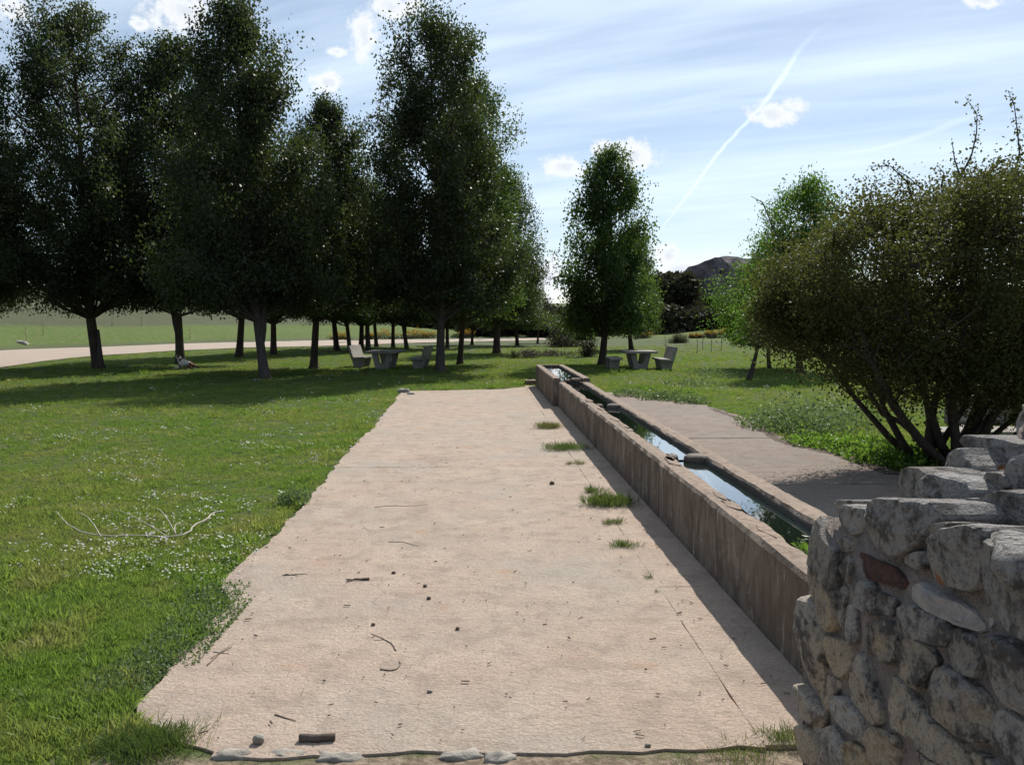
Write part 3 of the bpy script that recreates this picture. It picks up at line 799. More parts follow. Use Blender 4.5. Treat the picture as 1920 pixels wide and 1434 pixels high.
ST = [  # outline in the photograph, wall plane X, depth, kind
 ([(1531,980),(1539,988),(1563,1028),(1576,1040),(1576,1160),(1566,1178),(1552,1164),(1539,1140),(1517,1124),(1521,1080)],1.2,.12,0),
 ([(1512,1124),(1527,1132),(1542,1149),(1554,1179),(1549,1228),(1545,1268),(1543,1295),(1527,1290),(1505,1278),(1496,1240),(1500,1203),(1507,1166)],1.19,.15,0),
 ([(1502,1282),(1547,1334),(1547,1338),(1531,1355),(1495,1337),(1492,1302)],1.19,.15,0),
 ([(1552,1337),(1552,1354),(1542,1386),(1532,1381),(1529,1357)],1.2,.1,0),
 ([(1495,1361),(1527,1369),(1543,1394),(1542,1433),(1507,1423),(1492,1381)],1.185,.15,0),
 ([(1544,1376),(1564,1361),(1586,1403),(1589,1440),(1545,1450)],1.195,.12,0),
 ([(1591,1408),(1601,1389),(1618,1399),(1636,1426),(1640,1450),(1594,1450)],1.2,.12,0),
 ([(1554,1199),(1561,1191),(1596,1208),(1599,1248),(1589,1270),(1564,1255)],1.2,.1,0),
 ([(1544,1295),(1564,1265),(1579,1282),(1574,1302),(1564,1332),(1552,1320)],1.2,.1,0),
 ([(1571,1317),(1579,1305),(1599,1317),(1622,1349),(1622,1391),(1594,1361),(1574,1337)],1.2,.1,0),
 ([(1596,1290),(1616,1253),(1623,1228),(1633,1238),(1643,1273),(1658,1327),(1658,1347),(1640,1356),(1618,1334)],1.2,.1,0),
 ([(1650,1280),(1663,1268),(1690,1278),(1717,1302),(1747,1334),(1771,1357),(1803,1391),(1811,1434),(1774,1421),(1727,1384),(1702,1371),(1673,1352),(1655,1327),(1648,1302)],1.195,.12,0),
 ([(1623,1386),(1638,1364),(1682,1376),(1700,1408),(1682,1436),(1638,1433)],1.2,.1,0),
 ([(1576,1142),(1586,1097),(1596,1105),(1591,1142),(1584,1179),(1574,1171)],1.205,.1,0),
 ([(1596,1105),(1611,1087),(1648,1095),(1653,1137),(1650,1152),(1628,1142),(1603,1124)],1.2,.1,0),
 ([(1648,1107),(1682,1124),(1675,1154),(1658,1147)],1.2,.1,0),
 ([(1591,1149),(1601,1134),(1613,1137),(1618,1198),(1603,1206),(1591,1201)],1.205,.1,0),
 ([(1616,1203),(1628,1171),(1673,1164),(1685,1186),(1682,1243),(1628,1221)],1.2,.1,0),
 ([(1715,1100),(1729,1095),(1811,1139),(1838,1176),(1821,1181),(1715,1127)],1.19,.14,2),
 ([(1838,1166),(1857,1157),(1864,1170),(1850,1182)],1.2,.1,2),
 ([(1684,1146),(1713,1132),(1776,1158),(1798,1189),(1780,1210),(1735,1196),(1700,1200),(1688,1180)],1.2,.1,0),
 ([(1688,1205),(1720,1198),(1748,1212),(1762,1240),(1748,1268),(1738,1292),(1725,1285),(1684,1250)],1.2,.1,0),
 ([(1803,1179),(1831,1196),(1842,1240),(1840,1268),(1813,1258),(1785,1233),(1790,1205)],1.2,.1,0),
 ([(1749,1273),(1771,1253),(1808,1268),(1836,1297),(1850,1327),(1865,1371),(1838,1389),(1806,1374),(1771,1339),(1747,1315)],1.19,.14,0),
 ([(1850,1203),(1880,1195),(1935,1225),(1940,1345),(1900,1322),(1875,1292),(1852,1240)],1.19,.12,0),
 ([(1868,1352),(1885,1330),(1935,1362),(1940,1444),(1880,1410),(1860,1390)],1.2,.1,0),
 ([(1833,1410),(1865,1422),(1900,1450),(1895,1475),(1833,1460)],1.2,.1,0),
 ([(1725,1405),(1775,1430),(1820,1450),(1820,1480),(1730,1470)],1.2,.1,0),
 ([(1606,1044),(1622,1037),(1670,1059),(1700,1090),(1693,1100),(1646,1087),(1606,1075)],1.203,.1,1),
 ([(1632,973),(1646,938),(1729,945),(1743,971),(1736,1002),(1708,1033),(1689,1040),(1660,1030),(1632,1002)],1.2,.26,0),
 ([(1582,985),(1568,957),(1591,947),(1636,957),(1632,990),(1615,1002)],1.21,.22,0),
 ([(1565,944),(1582,937),(1644,940),(1641,956),(1575,954)],1.42,.22,0),
 ([(1757,984),(1786,980),(1775,996),(1752,1020),(1738,1028)],1.2,.1,0),
 ([(1753,1045),(1760,1011),(1781,995),(1820,989),(1847,994),(1848,1033),(1840,1092),(1812,1101),(1760,1087)],1.18,.2,0),
 ([(1847,1032),(1856,1018),(1888,1023),(1935,1058),(1940,1195),(1900,1178),(1852,1120)],1.18,.2,0),
 ([(1819,947),(1831,935),(1859,935),(1878,924),(1902,921),(1945,930),(1950,992),(1883,1000),(1850,988),(1819,969)],1.44,.3,0),
 ([(1693,886),(1708,877),(1736,880),(1748,890),(1736,904),(1731,930),(1708,940),(1696,916)],1.5,.26,0),
 ([(1736,905),(1760,888),(1798,904),(1812,921),(1810,945),(1776,957),(1738,944)],1.48,.26,0),
 ([(1779,852),(1812,842),(1820,857),(1836,876),(1845,904),(1817,903),(1788,896),(1776,880)],1.68,.24,0),
 ([(1811,828),(1824,817),(1883,824),(1925,838),(1925,858),(1871,873),(1831,860)],1.80,.3,0),
 ([(1893,892),(1907,860),(1945,850),(1950,914),(1902,914)],1.60,.3,0),
 ([(1904,815),(1907,790),(1930,770),(1970,765),(1970,830)],1.92,.3,0),
 ([(1842,905),(1860,885),(1888,890),(1896,912),(1868,922)],1.58,.2,0),
 ([(1584,1063),(1597,1042),(1606,1052),(1601,1090),(1588,1092)],1.205,.1,0),
 ([(1698,1046),(1736,1032),(1750,1052),(1729,1068)],1.205,.12,0),
 ([(1575,1010),(1598,1008),(1622,1022),(1604,1034),(1584,1032)],1.215,.1,0),
]
for i, (poly, X, dep, kd) in enumerate(ST):
    P2 = [(q.y, q.z) for q in (at_X(px, py, X) for px, py in poly)]
    o = wall_stone(P2, X, dep, i * 3.7, (MAT_STONE, MAT_BRICK, MAT_WHITE_SLAB)[kd], .020 if kd == 0 else .012)
    if kd == 1: o['label'] = 'dark red stone set in the mortar'
    if kd == 2: o['label'] = 'pale flat split stone'
# the wall runs on towards the viewer, beyond the frame
rg = random.Random(11)
for k in range(22):
    cy = rg.uniform(.7, 1.78); cz = .1 + (k % 6) * .19 + rg.uniform(-.03, .03); a, b = rg.uniform(.07, .13), rg.uniform(.055, .085)
    if cy > 1.68 and cz > .5: cy -= .15
    P2 = [(cy + a * math.cos(q * .785) * rg.uniform(.8, 1.15), cz + b * math.sin(q * .785) * rg.uniform(.8, 1.15)) for q in range(8)]
    wall_stone(P2, 1.2 + rg.uniform(-.01, .015), .1, k * 5.3 + 100, MAT_STONE, .014)
# mortar and rubble core, terrace by terrace
def core_layer(poly_px, extra, X0, X1, seed):
    P = [(q.y, q.z) for q in (at_X(px, py, X0) for px, py in poly_px)] + extra
    bm = bmesh.new()
    Q = []
    for a, b in zip(P, P[1:] + P[:1]):
        a = np.array(a); b = np.array(b); n = max(1, int(np.linalg.norm(b - a) / .05)); Q += [a + (b - a) * k / n for k in range(n)]
    f = bm.faces.new([bm.verts.new((X0, q[0], q[1])) for q in Q])
    bmesh.ops.triangulate(bm, faces=[f]); bmesh.ops.subdivide_edges(bm, edges=[e for e in bm.edges if e.calc_length() > .09], cuts=2, use_grid_fill=True)
    bmesh.ops.triangulate(bm, faces=bm.faces)
    ext = bmesh.ops.extrude_face_region(bm, geom=list(bm.faces))
    nv = [v for v in ext['geom'] if isinstance(v, bmesh.types.BMVert)]
    for v in nv: v.co.x = X1
    se = [e for e in bm.edges if abs(e.verts[0].co.x - e.verts[1].co.x) > .1]
    bmesh.ops.subdivide_edges(bm, edges=se, cuts=6, use_grid_fill=True)
    for v in bm.verts:
        d = Vector((fbm((v.co.x + seed, v.co.y, v.co.z), 7), fbm((v.co.x, v.co.y + seed, v.co.z), 7), fbm((v.co.x, v.co.y, v.co.z + seed), 7)))
        v.co += d * .018
        if v.co.z < 0: v.co.z = -.1
    bmesh.ops.recalc_face_normals(bm, faces=bm.faces)
    me = bpy.data.meshes.new('mortar_core'); bm.to_mesh(me); bm.free(); me.materials.append(MAT_MORTAR)
    me.polygons.foreach_set('use_smooth', [True] * len(me.polygons))
    o = link('mortar_core', me, rwall); o.location = WO
core_layer([(1506,1448),(1506,1290),(1520,1130),(1537,1000),(1560,968),(1640,972),(1735,996),(1765,1006),(1850,1006),(1925,1040)], [(.6, 1.1), (.6, -.1), (3.3, -.1)], 1.207, 1.62, 3)
core_layer([(1700,900),(1745,896),(1800,915),(1815,942),(1860,940),(1925,935)], [(.6, 1.28), (.6, .3), (3.14, .3)], 1.53, 1.86, 8)
core_layer([(1782,862),(1815,858),(1850,885),(1905,880),(1940,870)], [(.6, 1.32), (.6, .3), (3.2, .3)], 1.73, 2.0, 13)
core_layer([(1820,838),(1883,835),(1905,830),(1910,800),(1940,786)], [(.6, 1.5), (.6, .3), (3.3, .3)], 1.87, 2.5, 18)
# stones bedded in the tops of the terraces, nearer than the picture shows
rg = random.Random(31)
for (xa, xb, pxl, pyl, X0, ze) in ((1.24, 1.50, 1925, 1040, 1.218, 1.10), (1.56, 1.70, 1925, 935, 1.53, 1.28), (1.76, 1.84, 1940, 870, 1.73, 1.32), (1.90, 2.42, 1940, 786, 1.87, 1.50)):
    e = at_X(pxl, pyl, X0); x = xa
    while x < xb:
        y = .72; w = .10
        while y < min(2.6, 1.42 * x):
            ln = rg.uniform(.08, .16); w = rg.uniform(.07, .12); k = (y - .6) / max(.1, e.y - .6)
            o = blob_stone('stone', (w, ln, rg.uniform(.05, .09)), MAT_STONE, rwall, y * 7 + x, 2, .24)
            o.location = Vector((x + rg.uniform(-.02, .02), y + ln, ze + (e.z - ze) * min(1, k) + .005)) + WO; o.rotation_euler = (rg.uniform(-.15, .15), rg.uniform(-.15, .15), rg.uniform(-.3, .3))
            y += 2 * ln + .015
        x += .17

# ------------------------------------------------------------------ trees
MAT_BARK = mat_bark('grey_brown_bark', (.055, .043, .036), (.09, .072, .062), (.15, .085, .03), .55)
MAT_BARK_PALE = mat_bark('pale_grey_bark', (.075, .065, .062), (.12, .105, .10), (.12, .07, .03), .45)
MAT_BARK_DARK = mat_bark('dark_shrub_bark', (.05, .04, .034), (.09, .075, .065), (.08, .06, .04), .3)
MAT_LEAF_A = mat_leaf('poplar_leaves', (.026, .039, .018), (.040, .055, .022), (.085, .125, .025), .32, .5, .3)
MAT_LEAF_B = mat_leaf('fresh_poplar_leaves', (.036, .060, .021), (.050, .078, .024), (.12, .20, .03), .38, .5, .32)
MAT_LEAF_F = mat_leaf('bright_spring_leaves', (.055, .105, .024), (.075, .13, .028), (.16, .30, .035), .42, .5, .3)
MAT_LEAF_S = mat_leaf('olive_shrub_leaves', (.050, .060, .021), (.074, .078, .028), (.14, .155, .034), .32, .6, .15, 1.6)
MAT_LEAF_D = mat_leaf('dark_scrub_leaves', (.038, .042, .024), (.075, .065, .038), (.07, .075, .03), .2, .7, .2, .3)
MAT_LEAF_W = mat_leaf('grey_green_weed_leaves', (.105, .155, .068), (.14, .185, .085), (.19, .28, .08), .35, .55, .3, 3)
MAT_LEAF_G = mat_leaf('bright_weed_leaves', (.085, .15, .025), (.11, .175, .035), (.20, .36, .04), .42, .5, .35, 3)
MAT_YELLOW = mat_leaf('yellow_broom_flowers', (.42, .24, .012), (.50, .30, .02), (.45, .28, .015), .3, .7, .2)
MAT_DRY = mat_simple('dry_stalk', (.16, .13, .09), (.22, .19, .14), 20)

def leaf_quads(C, L, wid, rng, droop=.7, fold=.25):
    """C (N,3) leaf bases -> (N*4,3) pointed leaf faces, hanging a little"""
    N = len(C)
    d = rng.normal(size=(N, 3)); d[:, 2] -= droop * 1.6
    d /= np.linalg.norm(d, axis=1)[:, None]
    q = rng.normal(size=(N, 3)); s = np.cross(d, q); s /= np.linalg.norm(s, axis=1)[:, None]
    nrm = np.cross(d, s)
    L = (L * rng.uniform(.65, 1.3, N))[:, None] if np.isscalar(L) else (L * rng.uniform(.65, 1.3, N))[:, None]
    w = L * wid * .5
    a = C; b = C + d * L * .45 + s * w + nrm * w * fold; c = C + d * L; e = C + d * L * .45 - s * w + nrm * w * fold
    return np.stack([a, b, c, e], 1).reshape(-1, 3)

PROF_T = [0, .06, .18, .32, .5, .68, .84, .95, 1.0]
PROF_R = [.85, .97, 1.0, .96, .84, .68, .50, .28, .06]
def tree(name, label, group, base, H, R, cb, mat=None, bark=None, seed=1, nleaf=30000, leaf=.105, tr=.17, lean=(0, 0), cat='tree', forks=(), prof=None, nbr=None, droop=.8, cl=.24):
    """a tapered trunk with ascending limbs and a crown of leaves hung on their tips"""
    rng = np.random.default_rng(seed); rd = random.Random(seed)
    PT, PR = prof or (PROF_T, PROF_R)
    root = empty(name, base); tag(root, label, cat, group)
    mb = MB()
    ax = lambda z: Vector((lean[0] * (z / H) ** .8 + .10 * math.sin(z * .55 + seed), lean[1] * (z / H) + .10 * math.cos(z * .5 + seed * 2), z)) - Vector((.10 * math.sin(seed), .10 * math.cos(seed * 2), 0)) * (1 - min(1, z / H) * .0)
    zs = [-.15, .0, .12, .35, .8, 1.4, 2.1, 3.0, 4.2, 5.6, 7.2, 9, 11, 13, 15]
    zs = [z for z in zs if z < H * .9] + [H * .93]
    mb.tube([ax(max(z, 0)) + Vector((0, 0, min(z, 0))) for z in zs], [tr * (1.45 if z <= 0 else 1.22 if z < .2 else 1.05 if z < .5 else max(.10, 1 - .93 * z / (H * .95))) for z in zs], 9)
    for (z0, dx, dy, k) in forks:
        z1 = H * .62
        mb.tube([ax(z0), ax(z0 + .5) + Vector((dx * .35, dy * .35, 0)), ax(z0 + 1.6) + Vector((dx * .75, dy * .75, 0)), ax(z1) + Vector((dx * 1.4, dy * 1.4, 0))], [tr * k, tr * k * .9, tr * k * .75, tr * .15], 7)
    nbr = nbr or int(50 + H * 6)
    tips = []; wts = []
    for i in range(nbr):
        t = ((i + .5) / nbr) ** 1.12
        zt = cb + (H - cb) * t                                   # height of the tip
        rt = R * np.interp(t, PT, PR) * rd.uniform(.62, 1.08)
        an = i * 2.39996 + rd.uniform(-.5, .5)
        rt *= 1.0 + .42 * fbm((math.cos(an) * 1.1 + seed, math.sin(an) * 1.1, zt * .38), 1.0)
        z0 = max(cb * .72, zt - rt * rd.uniform(.5, 1.25)) if t > .08 else max(cb * .8, zt + rt * .2)
        z0 = min(z0, H * .9)
        p0 = ax(z0); p3 = ax(zt) + Vector((math.cos(an) * rt, math.sin(an) * rt, 0))
        mid = p0.lerp(p3, .5) + Vector((0, 0, -.10 * rt if t > .1 else .25 * rt))
        q = [p0, p0.lerp(mid, .6), mid.lerp(p3, .35), p3]
        r0 = max(.012, tr * .38 * (1 - .75 * z0 / H))
        mb.tube(q, [r0, r0 * .7, r0 * .45, r0 * .15], 5, cap=False)
        for s in (.22, .42, .58, .72, .84, .94, 1.0):
            c = q[1].lerp(q[2], s * 1.6) if s < .6 else q[2].lerp(q[3], (s - .5) * 2)
            tips.append(c); wts.append(.3 + s * (0.8 + rt / R))
            for _ in range(2):
                tips.append(c + Vector((rd.gauss(0, .24), rd.gauss(0, .24), rd.gauss(0, .26))) * (.4 + .4 * rt)); wts.append((.3 + s) * .8)
    tips = np.array([tuple(t) for t in tips]); wts = np.array(wts) * rng.uniform(.15, 1.5, len(wts)) ** 1.4 * (1.15 - .5 * np.clip((tips[:, 2] - cb) / (H - cb), 0, 1))
    idx = rng.choice(len(tips), nleaf, p=wts / wts.sum())
    sg = cl * (.75 + .5 * rng.random(len(tips)))
    C = tips[idx] + np.clip(rng.normal(size=(nleaf, 3)), -1.45, 1.45) * sg[idx][:, None] * np.array([1, 1, 1.15])
    C = C[C[:, 2] > cb * (.74 + .16 * rng.random(len(tips))[idx])]
    # open places between the boughs
    tt = np.clip((C[:, 2] - cb) / (H - cb), 0, 1)
    hole = np.array([mnoise.noise(Vector((x * .95 + seed, y * .95, z * .75))) for x, y, z in C[::1]]) if len(C) < 200000 else np.zeros(len(C))
    C = C[(hole > -.30 + .22 * tt) | (rng.random(len(C)) < .22)]
    V = leaf_quads(C, leaf, .62, rng, droop)
    trunk = mb.build('trunk', bark or MAT_BARK, root, smooth=True, fix=False)
    crown = link('crown', quads_mesh('crown', V, mat or MAT_LEAF_A), root)
    return root
def copy_tree(o, name, label, base, sc, rz):
    c = o.copy(); COL.objects.link(c); c.name = name; c['label'] = label
    c.location = base; c.scale = sc; c.rotation_euler = (0, 0, rz)
    for ch in o.children:
        k = ch.copy(); COL.objects.link(k); k.parent = c
    return c
GR = 'trees of the shady grove on the left'
def B(px, py): return G(px, py, 0) + Vector((0, 0, -.02))
FULL = ([0, .05, .15, .32, .55, .75, .88, .96, 1.0], [.9, 1.0, 1.0, .98, .88, .74, .56, .34, .08])
t1 = tree('poplar_tree', 'leftmost broad dark tree with a trunk split at its foot', GR, B(185, 690), 13.8, 3.6, 2.65, seed=3, nleaf=165000, tr=.205, lean=(-.7, .2), prof=FULL)
m = MB(); m.tube([(.13, -.10, -.1), (.12, -.09, .3), (.07, -.05, .8), (.02, 0, 1.5)], [.13, .11, .09, .05], 8); m.build('root_stem', MAT_BARK_PALE, t1, smooth=True)
t4 = tree('poplar_tree', 'tall grove tree nearest the lawn, leaning grey forked trunk', GR, B(497, 708), 11.6, 2.8, 2.5, bark=MAT_BARK_PALE, seed=8, nleaf=135000, tr=.155, lean=(-.75, .1), forks=((1.05, .36, .2, .8),))
t9 = tree('poplar_tree', 'tall dark tree with straight grey trunk right of the left table', GR, B(825, 697), 12.6, 2.6, 2.5, bark=MAT_BARK_PALE, seed=12, nleaf=125000, tr=.165, lean=(-.25, 0), prof=FULL)
t9b = tree('poplar_tree', 'sunlit tree just behind the straight trunk by the left table', GR, B(862, 682), 12.2, 2.2, 2.4, mat=MAT_LEAF_B, seed=17, nleaf=95000, tr=.125, lean=(.55, 0))
t6 = tree('poplar_tree', 'shaded tree with brown trunk left of the left bench', GR, B(588, 690), 10.2, 2.35, 2.5, seed=23, nleaf=85000, tr=.15, lean=(.55, 0), forks=((1.5, -.3, .1, .6),))
t10 = tree('poplar_tree', 'stout dark trunked tree at the right end of the grove', GR, B(931, 662), 10.4, 2.8, 2.2, seed=29, nleaf=80000, tr=.21, lean=(.3, 0))
copy_tree(t4, 'poplar_tree', 'tree with a dog lying at the foot of its trunk', B(338, 682), (1.2, 1.2, 1.13), 2.1)
copy_tree(t6, 'poplar_tree', 'thin wavy trunked tree seen left of the leaning forked trunk', B(448, 669), (1.25, 1.25, 1.08), 1.0)
copy_tree(t10, 'poplar_tree', 'thin tree just right of the leaning forked trunk, by the road', B(513, 664), (.85, .85, 1.06), 2.6)
copy_tree(t1, 'poplar_tree', 'dark tree spreading in from the left edge of the picture', B(-85, 693), (.92, .92, .98), 1.3)
copy_tree(t6, 'poplar_tree', 'grove tree standing just behind the left bench back', B(632, 657), (1.2, 1.2, 1.0), 4.0)
copy_tree(t9b, 'poplar_tree', 'thick dark grove trunk rising over the left bench', B(656, 660), (1.05, 1.05, .86), 3.0)
copy_tree(t10, 'poplar_tree', 'slim trunk between the left bench and its table', B(677, 656), (.8, .8, .95), .7)
copy_tree(t9, 'poplar_tree', 'dark trunk above the left corner of the left table', B(691, 657), (1.0, 1.0, .85), 1.9)
copy_tree(t6, 'poplar_tree', 'pale slim trunk over the left table with road behind', B(706, 650), (.95, .95, .95), 3.3)
copy_tree(t9b, 'poplar_tree', 'dark trunk over the middle of the left table before yellow broom', B(737, 651), (1.1, 1.1, .84), 5.0)
copy_tree(t4, 'poplar_tree', 'dark trunk over the right corner of the left table', B(763, 653), (.95, .95, .85), .4)
copy_tree(t6, 'poplar_tree', 'thin curved trunk seen between the two straight grey trunks', B(839, 653), (.9, .9, .8), 5.1)
copy_tree(t6, 'poplar_tree', 'small thin tree near the road right of the sunlit tree', B(885, 646), (.8, .8, .7), 1.7)
copy_tree(t9b, 'poplar_tree', 'smaller dark tree before the road right of the stout trunk', B(970, 648), (1.2, 1.2, .62), 2.2)
t12 = tree('young_tree', 'small dark young tree at the far end of the road', None, B(1008, 643), 4.3, 1.5, 1.5, mat=MAT_LEAF_D, seed=31, nleaf=7000, leaf=.14, tr=.09)
t13 = tree('poplar_tree', 'lone conical tree standing left of the right picnic table', None, B(1128, 684), 8.7, 2.05, 1.5, mat=MAT_LEAF_B, seed=37, nleaf=60000, tr=.155, lean=(.3, 0), leaf=.12)
copy_tree(t13, 'poplar_tree', 'tree half hidden behind the lone conical tree', B(1184, 656), (.98, .98, .86), 2.4)
t17 = tree('leafy_tree', 'green tree rising behind the olive brown shrub', None, B(1500, 697), 6.8, 1.95, 1.4, mat=MAT_LEAF_F, seed=41, nleaf=52000, tr=.115, lean=(-.1, 0), leaf=.09)
t16 = tree('leafy_tree', 'lower green tree left of the shrub, thin straight trunk', None, B(1443, 690), 4.9, 1.8, 1.1, mat=MAT_LEAF_F, seed=43, nleaf=42000, tr=.07, lean=(-.45, 0), leaf=.085)
t15 = tree('leafy_tree', 'small tree with crooked leaning reddish trunk left of the shrub', None, B(1403, 713), 2.9, .75, 1.35, mat=MAT_LEAF_F, seed=47, nleaf=6000, tr=.075, lean=(.75, 0), leaf=.08)

# low leafy suckers under the lone tree
def leaf_clump(name, label, cat, loc, size, n, leaf, mat, seed, group=None, droop=.1, kind=None, stems=0, flowers=0, wid=.6):
    rng = np.random.default_rng(seed); root = empty(name, loc); tag(root, label, cat, group, kind)
    nc = max(6, n // 90)
    cen = rng.normal(size=(nc, 3)); cen /= np.linalg.norm(cen, axis=1)[:, None]; cen *= rng.uniform(.35, .92, nc)[:, None]
    cen[:, 2] = np.abs(cen[:, 2])
    cen = cen * np.array(size)
    idx = rng.integers(0, nc, n)
    C = cen[idx] + rng.normal(size=(n, 3)) * np.array(size) * .20
    C[:, 2] = np.abs(C[:, 2])
    if flowers:
        nf = int(n * flowers); up = np.argsort(-(C[:, 2] / size[2] + .6 * rng.random(n)))[:nf]
        keep = np.ones(n, bool); keep[up] = False
        link('flowers', quads_mesh('flowers', leaf_quads(C[up], leaf * 1.1, .9, rng, 0), MAT_YELLOW), root)['kind'] = 'stuff'; C = C[keep]
    link('foliage', quads_mesh('foliage', leaf_quads(C, leaf, wid, rng, droop), mat), root)
    if stems:
        mb = MB(); rd = random.Random(seed)
        for i in range(stems):
            e = Vector(cen[rd.randrange(nc)]) * rd.uniform(.8, 1.1)
            b = Vector((rd.gauss(0, .12) * size[0], rd.gauss(0, .12) * size[1], -.03))
            mb.tube([b, b.lerp(e, .5) + Vector((0, 0, .1 * size[2])), e], [.02 * size[2] + .008, .012 * size[2] + .005, .004], 5, cap=False)
        mb.build('stems', MAT_BARK_DARK, root, smooth=True, fix=False)
    return root
def bush(name, label, px, py, w, h, n, leaf, mat, seed, **k):
    return leaf_clump(name, label, k.pop('cat', 'bush'), G(px, py), (w, w, h), n, leaf, mat, seed, **k)
leaf_clump('sucker_shoots', 'bright leafy shoots hanging low left of the lone tree', 'shoots', G(1096, 668, 0) + Vector((0, 0, .9)), (.75, .5, 1.3), 2400, .10, MAT_LEAF_B, 52, droop=.9, stems=6)
bush('twiggy_bush', 'dark twiggy bush at the foot of the lone tree', 1102, 668, .75, 1.15, 2200, .07, MAT_LEAF_D, 53, stems=26)
bush('dark_bush', 'wide dark bush beside the end of the road', 1062, 650, 1.7, 1.7, 3600, .13, MAT_LEAF_D, 54, stems=8)
bush('dark_bush', 'small round dark bush behind the right picnic table', 1271, 646, .75, 1.15, 3000, .09, MAT_LEAF_D, 55, stems=5)
bush('low_bush', 'low brownish scrub left of the trough end', 988, 671, .85, .42, 1500, .07, MAT_DRY, 56)
bush('low_bush', 'small dark green shrub left of the trough end', 960, 672, .32, .38, 700, .06, MAT_LEAF_A, 57)
bush('low_bush', 'low brownish scrub spreading right of the other scrub', 1040, 668, 1.0, .32, 1500, .07, MAT_DRY, 58)
for i, (px, py, w, h, lab) in enumerate([(690, 640, .9, .9, 'yellow flowering broom glimpsed over the left bench'), (722, 639, 2.2, 1.3, 'yellow broom beyond the road left of the table trunks'), (770, 639, 2.3, 1.4, 'yellow broom beyond the road between the dark trunks'),
        (795, 638, 2.0, 1.4, 'yellow broom with a dark base right of the thin trunks'), (873, 637, 1.5, 1.2, 'small yellow broom right of the straight grey trunk'),
        (640, 640, 1.6, 1.3, 'dull yellow broom beyond the road left of the bench'),
        (1203, 637, 1.7, 1.0, 'small yellow broom above the right picnic table'), (1305, 637, 1.0, .7, 'tiny yellow broom right of the round dark bush'), (1330, 636, 1.1, .7, 'tiny yellow broom left of the brighter far broom'),
        (1352, 636, 1.9, 1.1, 'orange yellow broom beside the green tree left of the shrub')]):
    b = GT(px, py - 3)
    w *= .75; h *= .72
    leaf_clump('broom_bush', lab, 'bush', b, (w, w * .7, h), 1500, .11, MAT_LEAF_D, 60 + i, group='yellow broom bushes', flowers=.2)
# dark hill beyond, on the right, with a cliff
MAT_CLIFF = mat_simple('weathered_cliff_rock', (.20, .175, .18), (.12, .10, .108), .35, .95, .6, 1.0, obj=False)
def hill_z(px, py, Y): return at_Y(px, py, Y)
prof = [(1040, 606), (1120, 588), (1180, 560), (1215, 545), (1250, 538), (1285, 545), (1330, 520), (1400, 505), (1480, 500), (1600, 520), (1750, 540), (1950, 560), (2200, 590)]
YH = 125
hv, hf = [], []
nx, nyh = 70, 14
pxs = np.linspace(1030, 2250, nx); crest = np.interp(pxs, [p[0] for p in prof], [p[1] for p in prof])
for j in range(nyh):
    s = j / (nyh - 1)
    for i in range(nx):
        e = at_Y(pxs[i], crest[i], YH + 20)
        yy_ = YH - 22 + s * 60
        k = math.sin(min(1, s * 1.35) * math.pi / 2) if s < .75 else 1 - (s - .75) * 1.2
        z0 = hz(e.x, yy_) - .4
        hv.append((e.x, yy_ + 4 * fbm((e.x, yy_, 1), .05), z0 + max(0, (e.z - z0)) * k * .88 + .8 * fbm((e.x, yy_, 2), .09)))
for j in range(nyh - 1):
    for i in range(nx - 1): hf.append((j * nx + i, j * nx + i + 1, (j + 1) * nx + i + 1, (j + 1) * nx + i))
MAT_HILL = mat_simple('dark_scrub_earth', (.060, .058, .036), (.095, .080, .055), .35, .97, .4, 1.0, obj=False)
hill = mesh_obj('hill', hv, hf, MAT_HILL, smooth=True); tag(hill, 'dark scrubby hill at the right of the horizon', kind='structure')
# the rock face
cl_px = [(1278, 548), (1283, 515), (1300, 500), (1328, 488), (1355, 480), (1385, 474), (1410, 478), (1440, 478), (1480, 482), (1540, 500), (1560, 560), (1540, 610), (1450, 606), (1380, 592), (1330, 560), (1300, 556)]
cy_ = 118.0
cm = bmesh.new()
cp = [at_Y(px, py, cy_) for px, py in cl_px]
Q = []
for a, b in zip(cp, cp[1:] + cp[:1]):
    n = max(1, int((b - a).length / .8)); Q += [a.lerp(b, k / n) for k in range(n)]
f = cm.faces.new([cm.verts.new(q) for q in Q]); bmesh.ops.triangulate(cm, faces=[f])
for _ in range(3):
    bmesh.ops.subdivide_edges(cm, edges=[e for e in cm.edges if e.calc_length() > 1.0], cuts=1); bmesh.ops.triangulate(cm, faces=cm.faces)
ext = bmesh.ops.extrude_face_region(cm, geom=list(cm.faces)); bv = [v for v in ext['geom'] if isinstance(v, bmesh.types.BMVert)]; bvs = set(bv)
zc0 = min(v.co.z for v in cm.verts); zc1 = max(v.co.z for v in cm.verts); xc = cp[0].x
for v in cm.verts:
    h = (v.co.z - zc0) / (zc1 - zc0)
    if v in bvs: v.co.y += 26; v.co.z -= 1.5 * h; v.co.x += 5 * (1 - min(1, (v.co.x - xc) / 12))
    else:
        v.co.y += 3.2 * h * h + 1.8 * fbm((v.co.x * .6, 0, v.co.z * .25), .35) + .7 * fbm(v.co, .6) + 2.2 * max(0, 1 - (v.co.x - xc) / 6) ** 2
        v.co.z += .35 * fbm(v.co, .5)
bmesh.ops.recalc_face_normals(cm, faces=cm.faces)
me = bpy.data.meshes.new('cliff'); cm.to_mesh(me); cm.free(); me.materials.append(MAT_CLIFF)
cliff = link('cliff', me); tag(cliff, 'dark rounded rock cliff above the scrub on the horizon', kind='structure')
cv = MB()
